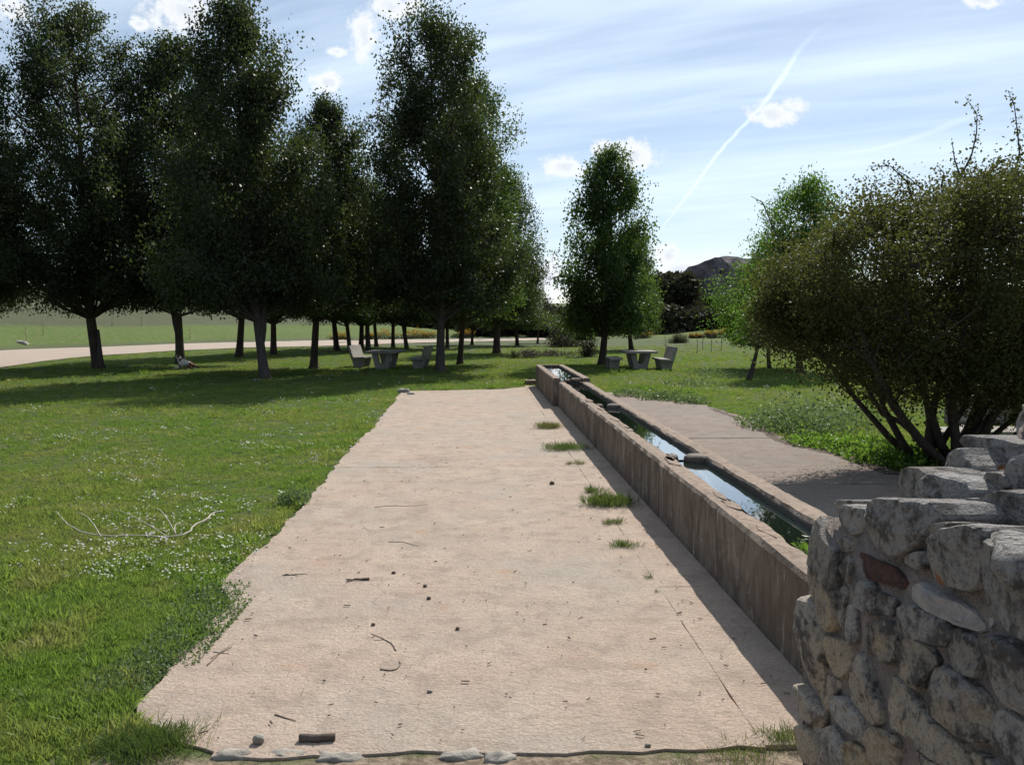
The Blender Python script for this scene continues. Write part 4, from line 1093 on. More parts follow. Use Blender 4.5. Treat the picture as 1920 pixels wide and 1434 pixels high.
for (px, py, w, h) in ((1313, 532, .4, .9), (1352, 510, .35, .5)):
    c = at_Y(px, py, cy_ + .9)
    cv.rings([[(c.x + w * k * math.cos(q * .785), c.y + d, c.z + h * k * math.sin(q * .785)) for q in range(8)] for d, k in ((0.2, 1.0), (-.9, .75))])
o = cv.build('hollow_shade_plug', mat_simple('hollow_shade_tone', (.05, .045, .048), (.075, .065, .068), 1, .97), cliff)  # solid dark plugs, the shade inside the hollows put into their colour
# scrub woodland that reads as one mass
rng = np.random.default_rng(77); P = []
def scrub(pxa, pxb, pya, pyb, Ya, Yb, n, rad):
    for _ in range(n):
        q = at_Y(rng.uniform(pxa, pxb), rng.uniform(pya, pyb), rng.uniform(Ya, Yb))
        r = rad * rng.uniform(.6, 1.3); k = int(330 * r / 2)
        d = rng.normal(size=(k, 3)); d /= np.linalg.norm(d, axis=1)[:, None]; d[:, 2] = np.abs(d[:, 2]) * 1.0 - .25
        P.append(np.array(q) + d * r * rng.uniform(.7, 1.05, k)[:, None])
scrub(1232, 1292, 532, 600, 100, 112, 60, 1.8)
scrub(1236, 1420, 588, 628, 92, 104, 110, 1.5)
scrub(1300, 1420, 590, 606, 106, 114, 24, 1.1)
scrub(1420, 2000, 560, 630, 90, 110, 90, 2.4)
scrub(1018, 1180, 590, 628, 100, 116, 60, 1.9)
scrub(1150, 1240, 560, 620, 112, 122, 40, 1.8)
scrub(880, 1030, 600, 628, 100, 112, 46, 1.5)
scrub(600, 900, 596, 622, 112, 126, 40, 1.6)
P = np.concatenate(P)
so = link('scrub_woodland', quads_mesh('scrub_woodland', leaf_quads(P, .55, .8, rng, 0), MAT_LEAF_D)); tag(so, 'dark holm oak scrub covering the far hillside', 'scrub', kind='stuff')

# ------------------------------------------------------------------ the big olive shrub on the right
def shrub():
    rd = random.Random(4); rng = np.random.default_rng(4)
    base = G(1778, 872); Y0 = base.y
    root = empty('hawthorn_shrub', base + Vector((0, 0, -.02))); tag(root, 'big many stemmed olive brown shrub behind the rubble wall', 'shrub')
    def loc(px, py, dy=0): return at_Y(px, py, Y0 + dy) - root.location
    tips = []; sp = MB()
    # crown outline in the photograph -> clump centres through its whole depth
    out = [(1425, 585), (1438, 540), (1470, 505), (1515, 475), (1565, 450), (1600, 405), (1650, 400), (1700, 400), (1745, 395), (1760, 350), (1800, 325), (1850, 320), (1900, 330), (1990, 310), (2130, 380), (2180, 520), (2120, 650),
           (2010, 790), (1940, 770), (1880, 745), (1800, 738), (1720, 735), (1650, 728), (1600, 712), (1555, 690), (1510, 668), (1465, 640), (1432, 605)]
    n = 0
    cen = []
    while len(cen) < 640:
        px, py = rd.uniform(1400, 2180), rd.uniform(310, 800)
        if not bool(inpoly([px], [py], out)[0]): continue
        if fbm((px / 62, py / 62, 3.0), 1.0) < -.36 and py < 640: continue
        u = (px - 1790) / 390; w = max(.2, 1 - abs(u) ** 2.2) * (1.0 if py < 600 else .75)
        cen.append((px, py, rd.uniform(-1.75, 1.75) * w))
    C = [loc(*c) for c in cen]
    stems_top = []
    for i in range(17):
        px = 1565 + i * 30 + rd.uniform(-14, 14); py = 660 + rd.uniform(-40, 30); dy = rd.uniform(-1.0, 1.0)
        e = loc(px, py, dy); b = Vector((rd.uniform(-.22, .22) + (px - 1790) / 1600, rd.uniform(-.18, .18), -.06))
        m1 = b.lerp(e, .33) + Vector(((e.x) * .05, 0, -.05)); m2 = b.lerp(e, .68) + Vector((e.x * .05, 0, -.05)) + Vector((rd.gauss(0, .05), rd.gauss(0, .05), 0))
        r = rd.uniform(.032, .062)
        sp.tube([b, m1, m2, e], [r * 1.15, r, r * .75, r * .5], 7)
        stems_top.append((e, r)); stems_top.append((m2, r * .6))
    # the kinked low branch on the left
    k = [loc(1720, 800), loc(1690, 792), loc(1655, 776), loc(1636, 745), loc(1632, 738), loc(1618, 712), loc(1606, 690)]
    sp.tube([Vector((-.12, -.1, -.02)), loc(1735, 830)] + k[1:], [.045, .04, .035, .03, .026, .022, .018, .014][:2 + len(k) - 1], 6)
    sp.tube([Vector((.15, 0, .1)), loc(1850, 755, -.2), loc(1880, 752, -.3), loc(1912, 756, -.3)], [.05, .04, .035, .028], 7)
    sp.tube([loc(1892, 752, -.3), loc(1905, 728, -.3), loc(1915, 700, -.3)], [.018, .015, .01], 5)
    for c in C:
        best = min(stems_top, key=lambda s: (s[0] - c).length + (0 if s[0].z < c.z else 1.2))
        p0 = best[0]; m1 = p0.lerp(c, .5) + Vector((rd.gauss(0, .08), rd.gauss(0, .08), .06))
        if (p0 - c).length < 1.3: sp.tube([p0, m1, c], [.013, .008, .003], 4, cap=False)
        if rd.random() < .22: stems_top.append((c, .01))
    # long wild shoots
    LP = []
    for pts, dn in (([(1800, 335), (1822, 290), (1831, 250), (1832, 215), (1810, 182)], 1.0), ([(1900, 330), (1912, 290), (1908, 250), (1902, 200), (1890, 170)], 1.2),
                ([(1470, 470), (1455, 440), (1430, 380), (1408, 368)], .12), ([(1660, 400), (1620, 405), (1570, 395), (1537, 350)], .5), ([(1720, 400), (1700, 340), (1670, 312), (1628, 312)], 1.3),
                ([(1720, 390), (1735, 360), (1700, 330), (1680, 318)], 1.0), ([(1800, 330), (1790, 300), (1785, 265)], .3), ([(1640, 410), (1600, 400), (1545, 395)], .5),
                ([(1850, 330), (1880, 300), (1895, 296)], .9), ([(1765, 350), (1770, 325), (1757, 310)], .9), ([(1640, 400), (1632, 370), (1635, 345)], .3)):
        q = [loc(px, py, -.3) for px, py in pts]
        sp.tube(q, [.012 - .009 * i / (len(q) - 1) for i in range(len(q))], 4)
        for a, b in zip(q[:-1], q[1:]):
            m_ = int(46 * dn * (b - a).length / .4)
            for _ in range(m_):
                LP.append(tuple(a.lerp(b, rd.random()) + Vector((rd.gauss(0, .035), rd.gauss(0, .035), rd.gauss(0, .03)))))
    Ca = np.array([tuple(c) for c in C])
    N = 215000
    wt = rng.uniform(.2, 1.5, len(Ca)) ** 1.5; idx = rng.choice(len(Ca), N, p=wt / wt.sum())
    L = Ca[idx] + rng.normal(size=(N, 3)) * (.15 * rng.uniform(.6, 1.35, len(Ca)))[idx][:, None]
    # thin airy top
    top = np.array([tuple(loc(rd.triangular(1560, 1770, 1690), rd.triangular(325, 450, 440), rd.uniform(-.5, .5))) for _ in range(3600)])
    L = np.concatenate([L, np.array(LP), top])
    sp.build('stems', MAT_BARK_DARK, root, smooth=True, fix=False)
    link('crown', quads_mesh('crown', leaf_quads(L, .038, .75, rng, .0), MAT_LEAF_S), root)
shrub()

# ------------------------------------------------------------------ picnic tables and benches
MAT_CONC = mat_concrete('weathered_picnic_concrete', (.34, .32, .285), (.27, .255, .23), (.15, .14, .125), bumpd=.008)
def ext_y(m, poly, y0, y1): m.prism(poly, lambda p, t: (p[0], y0 if t == 0 else y1, p[1]))
def picnic_table(loc, rz, label, L=1.9):
    r = empty('picnic_table', loc, rz); tag(r, label, 'table', 'concrete picnic tables')
    m = MB(); ext_y(m, [(-.61, .625), (-.58, .61), (.58, .61), (.61, .625), (.61, .70), (-.61, .70)], -L / 2, L / 2); m.build('table_top', MAT_CONC, r, bevel=.012)
    prof = [(-.23, -.05), (.23, -.05), (.39, .608), (.16, .608)] + [(.12 * math.cos(a), .33 - .12 * math.sin(a)) for a in np.linspace(.2, math.pi - .2, 9)] + [(-.16, .608), (-.39, .608)]
    for y in (-.62, .62):
        m = MB(); ext_y(m, prof, y - .09, y + .09); m.build('leg', MAT_CONC, r, bevel=.01)
    return r
def bench(loc, rz, label, side, L=1.8, back=True):
    r = empty('picnic_bench', loc, rz); tag(r, label, 'bench', 'concrete picnic benches')
    s = side
    m = MB(); ext_y(m, [(-s * .27, .375), (s * .20, .345), (s * .235, .42), (-s * .27, .445)], -L / 2, L / 2); m.build('seat', MAT_CONC, r, bevel=.012)
    if back: m = MB(); ext_y(m, [(s * .17, .425), (s * .25, .345), (s * .40, .85), (s * .32, .88)], -L / 2 + .003, L / 2 - .003); m.build('backrest', MAT_CONC, r, bevel=.012)
    for y in (-.55, .55):
        m = MB(); ext_y(m, [(-s * .13, -.05), (s * .19, -.05)] + ([(s * .33, .50), (s * .24, .345)] if back else [(s * .21, .341)]) + [ (s * .19, .343), (-s * .20, .369)], y - .1, y + .1); m.build('leg', MAT_CONC, r, bevel=.008)
    return r
rt = G(1203, 692) + Vector((0, .75, -.02)); picnic_table(rt, -.03, 'sunlit concrete picnic table on the lawn beyond the trough')
bench(G(1250, 694) + Vector((0, .7, -.02)), -.03, 'concrete bench with leaning back right of the sunlit table', 1)
bench(G(1156, 692) + Vector((0, .9, -.02)), -.03, 'low concrete seat without a back between lone tree and table', -1, back=False)
lt = G(712, 692) + Vector((.15, .7, -.02)); picnic_table(lt, -.10, 'shaded concrete picnic table under the grove trees')
bench(G(668, 689) + Vector((.15, .8, -.02)), -.10, 'shaded bench with streaked back left of the grove table', -1)
bench(G(778, 691) + Vector((.15, .6, -.02)), -.10, 'shaded bench with mossy back right of the grove table', 1)

# ------------------------------------------------------------------ dog lying under a tree
def dog():
    root = empty('dog', G(345, 691) + Vector((0, 0, -.01)), .25); tag(root, 'white and brown spotted dog lying in the grass under a tree', 'dog'); root.scale = (1.2, 1.2, 1.15)
    J = [((.23, 0, .15), .125), ((.08, 0, .18), .12), ((-.08, 0, .225), .125), ((-.135, 0, .33), .08), ((-.17, 0, .425), .078), ((-.235, 0, .415), .05), ((-.285, 0, .395), .034),
         ((-.10, .10, .14), .055), ((-.13, .11, .05), .04), ((-.25, .10, .035), .03), ((-.31, .10, .03), .034),
         ((-.10, -.10, .14), .055), ((-.13, -.11, .05), .04), ((-.25, -.10, .035), .03), ((-.31, -.10, .03), .034),
         ((.19, .15, .15), .075), ((.11, .18, .12), .05), ((.26, .19, .045), .032), ((.13, .20, .028), .03),
         ((.19, -.15, .15), .075), ((.11, -.18, .12), .05), ((.26, -.19, .045), .032), ((.13, -.20, .028), .03),
         ((.35, .04, .10), .03), ((.40, .10, .045), .022), ((.38, .17, .03), .012)]
    E = [(0, 1), (1, 2), (2, 3), (3, 4), (4, 5), (5, 6), (2, 7), (7, 8), (8, 9), (9, 10), (2, 11), (11, 12), (12, 13), (13, 14), (0, 15), (15, 16), (16, 17), (17, 18), (0, 19), (19, 20), (20, 21), (21, 22), (0, 23), (23, 24), (24, 25)]
    me = bpy.data.meshes.new('body'); me.from_pydata([j[0] for j in J], E, [])
    t = NT('spotted_dog_coat'); p = t.obj()
    n = t.noise(6.5, 2, .5, p); sp = t.n('ShaderNodeSeparateXYZ'); t.l(p, sp.inputs[0])
    c = t.mix(t.ramp(n, .52, .56), (.62, .59, .55), (.10, .065, .05))
    c = t.mix(t.ramp(t.math('ADD', sp.outputs[0], t.math('MULTIPLY', n, .2)), .24, .28), c, (.15, .065, .04))
    t.set('Base Color', c); t.set('Roughness', .85); t.bump(t.noise(70, 3, .7, p), .6, .006)
    me.materials.append(t.m)
    o = link('body', me, root)
    bpy.context.view_layer.objects.active = o
    sk = o.modifiers.new('skin', 'SKIN'); sk.use_smooth_shade = True
    for i, v in enumerate(me.skin_vertices[0].data): v.radius = (J[i][1], J[i][1]); v.use_root = (i == 0)
    sb = o.modifiers.new('sub', 'SUBSURF'); sb.levels = 2; sb.render_levels = 2
    ear = mat_simple('brown_dog_ear', (.13, .065, .035), (.09, .05, .03), 20, .9)
    for s in (-1, 1):
        e = blob_stone('ear', (.035, .012, .06), ear, o, 3 + s, 2, .08); e.location = (-.15, s * .08, .42); e.rotation_euler = (s * .25, .35, 0)
        e = blob_stone('eye', (.009, .007, .009), mat_simple('dark_eye', (.01, .008, .006), (.015, .01, .008), 5, .2, spec=.5), o, 5, 1, 0); e.location = (-.225, s * .042, .45)
    e = blob_stone('nose', (.016, .02, .014), mat_simple('dark_nose', (.012, .01, .01), (.02, .015, .015), 5, .4), o, 6, 1, 0); e.location = (-.312, 0, .402)
dog()

# ------------------------------------------------------------------ low rubble wall behind the shrub
bw = empty('garden_wall', G(1890, 795)); tag(bw, 'low sunlit rubble wall seen right of the shrub stems', 'stone wall')
m = MB(); m.prism([(-.9, -.1), (2.6, -.1), (2.6, .60), (-.2, .60), (-.6, .5), (-.9, .42)], lambda p, t: (p[0], .03 if t == 0 else .42, p[1])); m.build('mortar_core', MAT_MORTAR, bw)
rg = random.Random(21)
for row in range(4):
    x = -.92 + rg.uniform(0, .1)
    while x < 2.5:
        w = rg.uniform(.09, .19); h = .075 + rg.uniform(-.01, .015); z = .07 + row * .155
        if not (x < -.55 and row > 2):
            o = blob_stone('stone', (w, .10, h), MAT_STONE, bw, x * 9 + row, 2, .2); o.location = (x + w, .06 + rg.uniform(-.02, .03), z + rg.uniform(-.012, .012)); o.rotation_euler = (rg.uniform(-.1, .1), rg.uniform(-.12, .12), rg.uniform(-.1, .1))
        x += 2 * w + .012
m = MB(); m.prism([(-.3, .605), (2.6, .605), (2.6, .66), (-.3, .65)], lambda p, t: (p[0], -.03 if t == 0 else .5, p[1])); m.build('coping', MAT_KERB, bw, bevel=.015)
m = MB(); m.prism([(-1.1, -.5), (1.6, -.6), (1.7, .1), (.2, .2), (-1.0, .15)], lambda p, t: (p[0], p[1], -.05 + t * .09)); o = m.build('stone_slab', MAT_KERB, bevel=.012); o.location = G(1858, 806); tag(o, 'pale flat slab on the grass before the low sunlit wall', 'slab')

# ------------------------------------------------------------------ grass, daisies
def proto_collection(name, meshes):
    c = bpy.data.collections.new(name)
    for i, me in enumerate(meshes):
        o = bpy.data.objects.new('%s_%02d' % (name, i), me); c.objects.link(o)
    return c
def blades(rng, n, R, hgt, wid=.11, spread=.5):
    a = rng.uniform(0, 2 * math.pi, n); r = R * np.sqrt(rng.random(n))
    C = np.stack([r * np.cos(a), r * np.sin(a), np.full(n, -.006)], 1)
    d = rng.normal(size=(n, 3)) * spread; d[:, 2] = 1; d[:, :2] += .25 * C[:, :2] / max(R, 1e-6)
    d /= np.linalg.norm(d, axis=1)[:, None]
    s = np.cross(d, rng.normal(size=(n, 3))); s /= np.linalg.norm(s, axis=1)[:, None]
    L = (hgt * rng.uniform(.5, 1.25, n))[:, None]; w = L * wid * .5
    tip = C + d * L + np.array([0, 0, -1]) * L * .18 * rng.random(n)[:, None] + s * 0
    return np.stack([C - s * w * .7, C + d * L * .5 - s * w, tip, C + d * L * .5 + s * w], 1).reshape(-1, 3)
def scatter(name, pts, scl, rot, idx, coll, label, cat):
    me = bpy.data.meshes.new(name); me.vertices.add(len(pts)); me.vertices.foreach_set('co', np.asarray(pts, np.float32).ravel())
    for nm, ty, arr in (('scl', 'FLOAT', scl), ('rotz', 'FLOAT', rot), ('idx', 'INT', idx)):
        at = me.attributes.new(nm, ty, 'POINT'); at.data.foreach_set('value', np.asarray(arr, np.int32 if ty == 'INT' else np.float32))
    me.update(); o = link(name, me); tag(o, label, cat, kind='stuff')
    ng = bpy.data.node_groups.new(name + '_scatter', 'GeometryNodeTree')
    ng.interface.new_socket('Geometry', in_out='INPUT', socket_type='NodeSocketGeometry'); ng.interface.new_socket('Geometry', in_out='OUTPUT', socket_type='NodeSocketGeometry')
    N = ng.nodes.new; Lk = ng.links.new
    gi, go = N('NodeGroupInput'), N('NodeGroupOutput'); iop = N('GeometryNodeInstanceOnPoints'); ci = N('GeometryNodeCollectionInfo')
    ci.inputs['Collection'].default_value = coll; ci.inputs['Separate Children'].default_value = True; ci.inputs['Reset Children'].default_value = True
    def attr(nm, ty):
        a = N('GeometryNodeInputNamedAttribute'); a.data_type = ty; a.inputs['Name'].default_value = nm; return a.outputs['Attribute']
    Lk(gi.outputs[0], iop.inputs['Points']); Lk(ci.outputs[0], iop.inputs['Instance'])
    iop.inputs['Pick Instance'].default_value = True; Lk(attr('idx', 'INT'), iop.inputs['Instance Index'])
    cx = N('ShaderNodeCombineXYZ'); Lk(attr('rotz', 'FLOAT'), cx.inputs[2]); Lk(cx.outputs[0], iop.inputs['Rotation'])
    Lk(attr('scl', 'FLOAT'), iop.inputs['Scale']); Lk(iop.outputs[0], go.inputs[0])
    md = o.modifiers.new('scatter', 'NODES'); md.node_group = ng
    return o
MAT_GRASS = mat_grass('lawn_grass', [(.142, .235, .048), (.22, .265, .076), (.30, .275, .13), (.11, .182, .047)], (1.4, 1.42, .9), .48)
MAT_GRASS_T = mat_grass('tuft_grass', [(.085, .125, .03), (.10, .125, .04), (.15, .13, .06), (.06, .10, .03)], (1.4, 1.6, 1.0), .4, 2.0)
rng = np.random.default_rng(100)
short = [quads_mesh('grass_clump', blades(rng, 34, .055, .045, .13, .55), MAT_GRASS) for _ in range(5)]
longg = [quads_mesh('grass_clump', blades(rng, 40, .06, .085, .09, .42), MAT_GRASS) for _ in range(3)]
gcoll = proto_collection('grass_clump', short + longg)
NG = 150000
D = 3.0 * np.exp(rng.random(NG) * math.log(66 / 3.0)); A = rng.uniform(-.80, .80, NG) + YAW
gx, gy = D * np.sin(A), D * np.cos(A)
trough_poly = [(1.45, 3.3), (2.29, 3.3), (2.29, 24.05), (1.45, 24.05)]
wall_poly = [(1.12, .3), (2.6, .3), (2.6, 3.45), (1.12, 3.45)]
nbig = np.array([fbm((x, y, 1.7), .5) for x, y in zip(gx, gy)]); nmid = np.array([fbm((x, y, 7.7), 1.7) for x, y in zip(gx, gy)])
edge = .05 * nmid
ok = ~inpoly(gx + .05 + edge, gy, pave_poly) & ~inpoly(gx + edge, gy, pave_poly) & ~inpoly(gx, gy + edge, right_poly) & ~inpoly(gx, gy, trough_poly) & ~inpoly(gx, gy, wall_poly) & ~inpoly(gx, gy, ROADP)
ok &= (gy > 3.42) | ((gx < -1.55) & (gy > 3.0))
ok &= ~((gy < 3.6) & (gx > -1.6) & (gx < .9))
# bare, thin places
ok &= (nmid + .5 * nbig > -.62) | (rng.random(NG) < .45)
gx, gy, nbig, nmid, D = gx[ok], gy[ok], nbig[ok], nmid[ok], D[ok]
lush = np.clip(.5 + .9 * nbig, 0, 1)
near_edge = np.zeros(len(gx))
for (pp, rr, am) in [((p.x, p.y), .45, .9) for p in pave_left] + [((p[0], p[1]), .8, 1.0) for p in ((.3, far_y0 + 1), (1.2, far_y1 + .6), (-.9, far_y0 + .4), (2.8, 23), (3.0, 20.5), (3.6, 18.5))]:
    near_edge = np.maximum(near_edge, am * np.clip(1 - np.hypot(gx - pp[0], gy - pp[1]) / rr, 0, 1))
scl = (.52 + .42 * lush + .45 * near_edge) * (1 + np.clip((D - 6) / 26, 0, 1.15)) * rng.uniform(.75, 1.25, len(gx))
isl = (rng.random(len(gx)) < .05 + .3 * near_edge + .12 * (lush > .85)) & (D < 34)
idx = np.where(isl, rng.integers(5, 8, len(gx)), rng.integers(0, 5, len(gx)))
gz = terrain(gx, gy) + .002
scatter('grass', np.stack([gx, gy, gz], 1), scl, rng.uniform(0, 6.28, len(gx)), idx, gcoll, 'short green grass covering the lawn on both sides of the trough', 'grass')
# daisies
MAT_PETAL = mat_simple('white_daisy_petals', (.66, .66, .64), (.58, .58, .60), 30, .8, .001, .1)
MAT_EYE = mat_simple('yellow_daisy_eye', (.6, .42, .04), (.5, .34, .03), 30, .8, .001, .1)
def daisy(seed):
    rd = random.Random(seed); v, f, mi = [], [], []
    for k in range(rd.randint(1, 4)):
        ox, oy, h = rd.gauss(0, .03), rd.gauss(0, .03), rd.uniform(.04, .075); tx, ty = rd.gauss(0, .3), rd.gauss(0, .3); R = rd.uniform(.008, .0125)
        b = len(v); v.append((ox, oy, h))
        for q in range(10):
            a = q * .6283; rr = R * (1 if q % 2 else .78); v.append((ox + rr * math.cos(a), oy + rr * math.sin(a), h + rr * (tx * math.cos(a) + ty * math.sin(a)) + .002))
        for q in range(10): f.append((b, b + 1 + q, b + 1 + (q + 1) % 10)); mi.append(0)
        b = len(v)
        for q in range(6): v.append((ox + R * .35 * math.cos(q * 1.047), oy + R * .35 * math.sin(q * 1.047), h + .004))
        f.append(tuple(b + q for q in range(6))); mi.append(1)
    me = bpy.data.meshes.new('daisy'); me.from_pydata(v, [], f); me.materials.append(MAT_PETAL); me.materials.append(MAT_EYE); me.polygons.foreach_set('material_index', mi); me.update(); return me
dcoll = proto_collection('daisy', [daisy(i) for i in range(6)])
ND = 26000
D = 4.2 * np.exp(rng.random(ND) * math.log(34 / 4.2)); A = rng.uniform(-.66, .62, ND) + YAW
dx, dy = D * np.sin(A), D * np.cos(A)
pn = np.array([fbm((x, y, 40.0), .55) + .55 * fbm((x, y, 50.0), 2.6) for x, y in zip(dx, dy)])
boost = np.where((dx < 0) & (dy > 6.5) & (dy < 17), .14, -.05)
ok = (pn + boost > .16 + .5 * rng.random(ND)) & ~inpoly(dx - .05, dy, pave_poly) & ~inpoly(dx, dy, right_poly) & ~inpoly(dx, dy, trough_poly) & ~inpoly(dx, dy, wall_poly)
dx, dy, D = dx[ok], dy[ok], D[ok]
scatter('daisies', np.stack([dx, dy, terrain(dx, dy) + .004], 1), rng.uniform(.5, .95, len(dx)) * (1 + np.clip((D - 6) / 22, 0, .8)), rng.uniform(0, 6.28, len(dx)), rng.integers(0, 6, len(dx)), dcoll, 'tiny white daisies scattered through the lawn', 'daisies')

# tufts in the joints of the paving
def tuft(px, py, R, h, n, label, seed, mat=None, sp=.55):
    r = np.random.default_rng(seed); h *= .78; R *= .85
    V = []
    for k in range(max(2, n // 16)):
        q = blades(r, 30, R * .45, h, .045, sp); off = r.normal(size=2) * R * .45; q[:, 0] += off[0] * 1.3; q[:, 1] += off[1]; V.append(q)
    o = link('grass_tuft', quads_mesh('grass_tuft', np.concatenate(V), mat or MAT_GRASS_T)); o.location = G(px, py) + Vector((0, 0, -.002)); tag(o, label, 'grass tuft', 'grass tufts in the paving joints', 'stuff' if n < 100 else None); return o
for i, a in enumerate([(1027, 802, .22, .17, 420, 'farthest dry green grass tuft in the paving joint'), (1062, 842, .26, .16, 520, 'wide grass tuft beside the pale patch of the joint'),
        (1080, 870, .10, .08, 220, 'low flat grass tuft below the wide one in the joint'), (1140, 945, .22, .17, 620, 'largest bright grass tuft in the paving joint by the trough'),
        (1112, 922, .10, .12, 160, 'small grass tuft at the left tip of the largest tuft'), (1151, 981, .08, .09, 160, 'small grass tuft just below the largest tuft'), (1174, 1024, .10, .09, 240, 'spreading small grass tuft in the middle of the joint'),
        (1216, 1083, .035, .06, 60, 'tiny dry grass tuft above the open crack'), (1229, 1110, .03, .04, 40, 'tiniest dry grass sprig in the open crack'),
        (1478, 1385, .10, .08, 240, 'ragged grass tuft against the foot of the rubble wall'), (1395, 1424, .16, .07, 260, 'low grass tuft at the front edge near the rubble wall'), (1270, 1432, .12, .05, 120, 'sparse grass sprigs on the front edge of the paving'),
        (300, 1392, .17, .10, 700, 'thick grass tuft overhanging the front left paving corner'), (230, 1412, .2, .11, 500, 'dark grass tuft at the bottom left of the paving'),
        (1690, 832, .12, .1, 60, 'small green sprig on the apron joint by the shrub')]):
    if i == 14: continue
    tuft(*a[:5], a[5], 300 + i)
# leafy weed patches at the paving edges
def weeds(label, pts, n, leaf, mat, h, seed, R=.3):
    r = np.random.default_rng(seed); c0 = G(*pts[len(pts) // 2]); root = empty('weed_patch', c0); tag(root, label, 'weeds', 'leafy weed patches', )
    P = []
    for k in range(n):
        a = pts[r.integers(0, len(pts))]; g = G(*a) - c0
        q = np.clip(r.normal(size=2), -1.5, 1.5) * R; rr = np.hypot(*q) / R
        P.append((g.x + q[0], g.y + q[1] * 1.2, h * abs(r.normal()) * max(.15, 1 - .35 * rr) * .6))
    o = link('foliage', quads_mesh('foliage', leaf_quads(np.array(P), leaf, .65, r, -.35), mat), root); o['kind'] = 'stuff'
weeds('grey green weed mat bulging onto the paving at the left', [(405, 1140), (375, 1170), (350, 1195), (400, 1115), (330, 1215)], 3000, .020, MAT_LEAF_W, .06, 1, .12)
weeds('grey green weeds at the left paving edge near the front', [(280, 1240), (255, 1262), (215, 1285)], 1500, .020, MAT_LEAF_W, .05, 2, .10)
weeds('small dark weed at the left paving edge halfway back', [(552, 940)], 700, .03, MAT_LEAF_W, .14, 3, .09)
weeds('low weed rows along the far edge of the apron', [(1225, 748), (1260, 750), (1295, 755), (1180, 742)], 2200, .06, MAT_LEAF_W, .22, 4, .22)
weeds('pale weedy mound beside the apron', [(1450, 800), (1490, 808), (1530, 812), (1480, 790), (1540, 800)], 4200, .055, MAT_LEAF_W, .45, 5, .34)
weeds('silvery weeds behind the weedy mound', [(1560, 800), (1600, 790), (1580, 775), (1540, 775)], 2600, .045, MAT_LEAF_W, .35, 6, .40)
weeds('bright green weeds at the foot of the shrub', [(1640, 862), (1680, 868), (1610, 846), (1660, 850), (1710, 872)], 3400, .06, MAT_LEAF_G, .26, 7, .22)
weeds('bright grass weeds along the earth edge left of the shrub', [(1520, 832), (1560, 838), (1590, 846)], 2200, .05, MAT_LEAF_G, .16, 8, .2)
weeds('low weeds on the lawn left of the leaning trunk', [(1300, 722), (1330, 700), (1360, 706)], 1600, .06, MAT_LEAF_W, .2, 9, .5)
# pond weed at the near end of the trough
r_ = np.random.default_rng(9); c0 = Vector((1.9, 4.55, .449)); P = np.stack([r_.normal(0, .07, 1500), r_.normal(0, .17, 1500), np.abs(r_.normal(0, .008, 1500))], 1)
P = P[(np.abs(P[:, 0]) < .14)]
o = link('pond_weed', quads_mesh('pond_weed', leaf_quads(P, .045, .3, r_, -.05), MAT_LEAF_G)); o.location = c0; tag(o, 'bright green water weed floating at the near trough end', 'water weed')

# ------------------------------------------------------------------ fallen wood, pebbles, small things
MAT_TWIG = mat_simple('dry_brown_twig', (.11, .085, .065), (.17, .135, .11), 40, .9, .004, .8)
MAT_BLEACH = mat_simple('bleached_branch', (.50, .45, .38), (.42, .37, .31), 20, .9, .004, .6)
def twig(name, label, lines, rad, mat=None, cat='twig', group='fallen twigs on the paving', z=0.0):
    mb = MB(); c = G(*lines[0][0])
    for li, pts in enumerate(lines):
        if len(pts) > 3:
            P = [np.array(p, float) for p in pts]
            pts = [tuple(P[0])] + [tuple(q) for a, b in zip(P[:-1], P[1:]) for q in (a * .72 + b * .28, a * .28 + b * .72)] + [tuple(P[-1])]
        r = rad * (1 if li == 0 else .6); q = []
        for i in range(len(pts) - 1):
            a, b = G(*pts[i]), G(*pts[i + 1]); n = max(2, int((b - a).length / .03))
            for k in range(n): q.append(a.lerp(b, k / n))
        q.append(G(*pts[-1]))
        q = [p - c + Vector((.6 * r * fbm((p.x * 14, p.y * 14, li), 1), 1.2 * r * fbm((p.x * 14, p.y * 14, li + 5), 1), r * .9 + z + (.02 * li * math.sin(i_ / max(1, len(q) - 1) * 3.1) if z else 0))) for i_, p in enumerate(q)]
        n = len(q); mb.tube(q, [r * (1 - .55 * k / (n - 1)) * (1 + .18 * fbm((k * .7, li, 3), 1)) if rad < .012 else r * (1 + .10 * fbm((k * .7, li, 3), 1)) for k in range(n)], 7)
    o = mb.build(name, mat or MAT_TWIG, smooth=True, fix=False); o.location = c; tag(o, label, cat, group); return o
twig('fallen_branch', 'long bleached crooked branch lying on the lawn', [[(420, 966), (398, 968), (388, 982), (362, 992), (356, 1008), (312, 1016), (268, 1011), (190, 1014), (135, 1000), (105, 965)], [(330, 1009), (326, 998), (338, 990), (362, 992)],
     [(316, 1015), (262, 990), (215, 962)], [(190, 1014), (160, 985), (140, 968)], [(330, 1009), (305, 985), (290, 962)]], .0075, MAT_BLEACH, 'branch', None, .03)
twig('wooden_stub', 'short thick dark stub of wood near the front edge', [[(563, 1388), (627, 1388)]], .0165, cat='stub', group=None)
twig('twig', 'thickest dark twig in the middle left of the paving', [[(693, 1087), (668, 1087), (650, 1092)], [(660, 1088), (649, 1086)]], .0095)
twig('twig', 'thin forked twig left of the thickest dark twig', [[(530, 1079), (577, 1076)], [(535, 1076), (560, 1080)]], .0038)
twig('twig', 'curved thin twig below the middle of the paving', [[(742, 1220), (736, 1208), (722, 1199), (695, 1188)], [(722, 1199), (700, 1200)]], .0032)
twig('twig', 'bent hook shaped twig below the curved one', [[(713, 1255), (740, 1259), (752, 1246), (748, 1240)]], .0036)
